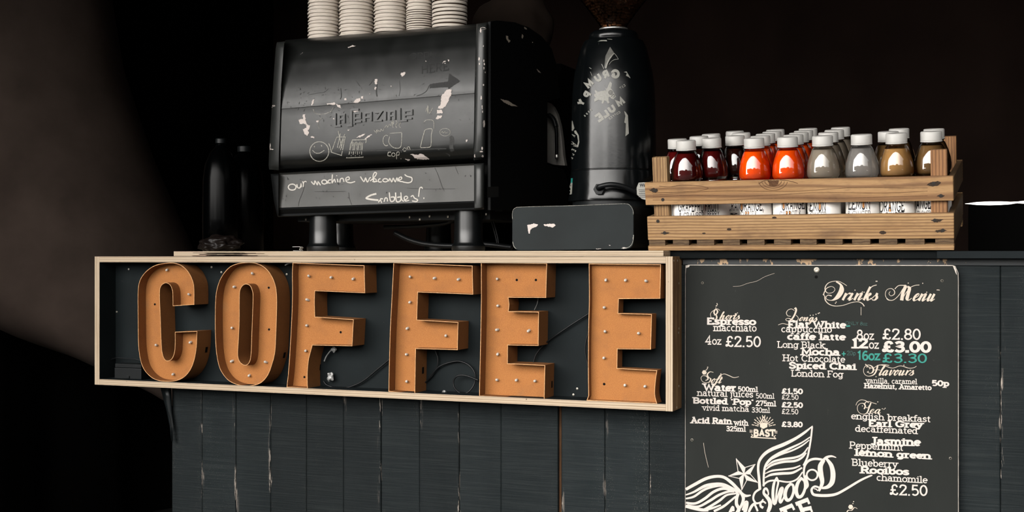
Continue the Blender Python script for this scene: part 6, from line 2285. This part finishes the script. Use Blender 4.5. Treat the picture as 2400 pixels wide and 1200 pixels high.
# ------------------------------------------------------------------ things in the shade
def jug(u, vtop, y, prof_, label, name='bottle'):
    c = P(u, vtop, y)
    hgt = c.z - WT
    r = thing(name, (c.x, y, WT), label, 'bottle')
    MB().lathe([(a, WT + .0004 + h * hgt) for a, h in prof_], (c.x, y, 0), 48).build('body', MAT['dark_glass'], r, smooth=True)
    return r, c


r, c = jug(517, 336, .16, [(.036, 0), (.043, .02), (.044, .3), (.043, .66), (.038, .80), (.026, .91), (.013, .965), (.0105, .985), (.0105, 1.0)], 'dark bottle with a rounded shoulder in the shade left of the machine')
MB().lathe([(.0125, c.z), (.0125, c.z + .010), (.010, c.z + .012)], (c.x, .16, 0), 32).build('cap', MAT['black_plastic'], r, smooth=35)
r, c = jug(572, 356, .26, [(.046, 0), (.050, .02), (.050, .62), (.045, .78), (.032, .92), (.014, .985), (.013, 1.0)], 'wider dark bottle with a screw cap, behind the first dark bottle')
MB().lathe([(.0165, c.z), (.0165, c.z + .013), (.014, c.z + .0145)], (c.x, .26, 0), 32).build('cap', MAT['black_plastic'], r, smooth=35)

bm = bmesh.new()
bmesh.ops.create_icosphere(bm, subdivisions=5, radius=1)
rn = random.Random(5)
from mathutils import noise as _ns
for vv in bm.verts:
    n1 = _ns.noise(vv.co * 2.2) * .22 + _ns.noise(vv.co * 5.5) * .10
    vv.co *= 1 + n1
    vv.co = Vector((vv.co.x * .052, vv.co.y * .04, max(vv.co.z * .022, -.016)))
me = bpy.data.meshes.new('crumpled_bag')
bm.to_mesh(me)
bm.free()
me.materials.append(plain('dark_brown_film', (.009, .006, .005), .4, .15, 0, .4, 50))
me.polygons.foreach_set('use_smooth', [True] * len(me.polygons))
o = bpy.data.objects.new('crumpled_bag', me)
COL.objects.link(o)
pb = P(517, 580, .03)
o.location = (pb.x, .03, WT + .0163)
tag(o, 'crumpled dark brown bag on the left end of the plywood worktop', 'bag')

# dim rounded shape behind the machine, not identified
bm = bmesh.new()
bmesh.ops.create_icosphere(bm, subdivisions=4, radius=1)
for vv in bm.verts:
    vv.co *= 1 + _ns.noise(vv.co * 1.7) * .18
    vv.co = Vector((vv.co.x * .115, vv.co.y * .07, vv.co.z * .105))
me = bpy.data.meshes.new('dim_shape')
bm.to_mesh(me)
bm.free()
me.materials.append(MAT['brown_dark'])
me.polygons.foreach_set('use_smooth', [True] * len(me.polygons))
o = bpy.data.objects.new('dim_shape', me)
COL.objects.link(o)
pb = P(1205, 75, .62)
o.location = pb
tag(o, 'dim brown rounded shape in the dark behind the espresso machine', 'shape')
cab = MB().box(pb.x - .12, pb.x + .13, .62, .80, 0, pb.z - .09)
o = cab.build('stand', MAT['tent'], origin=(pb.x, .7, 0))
tag(o, 'unlit dark stand behind the espresso machine carrying the dim shape', 'stand')

# black tub with a bright steel rim at the far right
ytb = .36
xa, xb = X(2262, ytb), X(2560, ytb)
tub = thing('tub', ((xa + xb) / 2, ytb + .1, H + .0096), 'black tub with a bright steel rim on the right end of the black worktop', 'tub')
zr_ = ZZ(2330, 477, ytb)
MB().box(xa + .006, xb, ytb + .004, ytb + .2, H + .0096, zr_ - .002).build('tub_body', MAT['tent'], tub, bevel=.004)
# the rim is a narrow bar with its face leaning back a little
mb = MB()
hs = [(2262, .0006), (2272, .0022), (2290, .0062), (2318, .0078), (2345, .0072), (2368, .0050), (2384, .0030), (2396, .0052), (2430, .0066), (2560, .0062)]
vs, fs = [], []
for u, h_ in hs:
    x = X(u, ytb)
    zc = zr_ + (.0004 if u < 2380 else .0016)
    for y, z in ((ytb - .004, zc - h_ / 2), (ytb - .004 + h_ * .11, zc + h_ / 2), (ytb + .004, zc + h_ / 2), (ytb + .004, zc - h_ / 2)):
        vs.append((x, y, z))
for i in range(len(hs) - 1):
    for k in range(4):
        k2 = (k + 1) % 4
        fs.append((i * 4 + k, i * 4 + k2, i * 4 + 4 + k2, i * 4 + 4 + k))
mb.add(vs, fs).build('steel_rim', MAT['steel'], tub)


# ------------------------------------------------------------------ all paints and prints in the same, rather dull, key
KEY = .55
for m in bpy.data.materials:
    if not m.use_nodes:
        continue
    t = m.node_tree
    for nd in list(t.nodes):
        sock = nd.inputs.get('Base Color') if nd.type == 'BSDF_PRINCIPLED' else nd.inputs.get('Color') if nd.type in ('BSDF_DIFFUSE', 'BSDF_TRANSLUCENT') else None
        if sock is None or m.name in ('polished_steel', 'orange_juice', 'dark_red_juice', 'cloudy_tan_juice', 'white_label', 'white_card_cup'):
            continue
        if sock.is_linked:
            src = sock.links[0].from_socket
            mx = t.nodes.new('ShaderNodeMix')
            mx.data_type = 'RGBA'
            mx.blend_type = 'MULTIPLY'
            mx.inputs['Factor'].default_value = 1
            mx.inputs['B'].default_value = (KEY, KEY, KEY, 1)
            t.links.new(src, mx.inputs['A'])
            t.links.new(mx.outputs['Result'], sock)
        else:
            c = sock.default_value
            sock.default_value = (c[0] * KEY, c[1] * KEY, c[2] * KEY, 1)
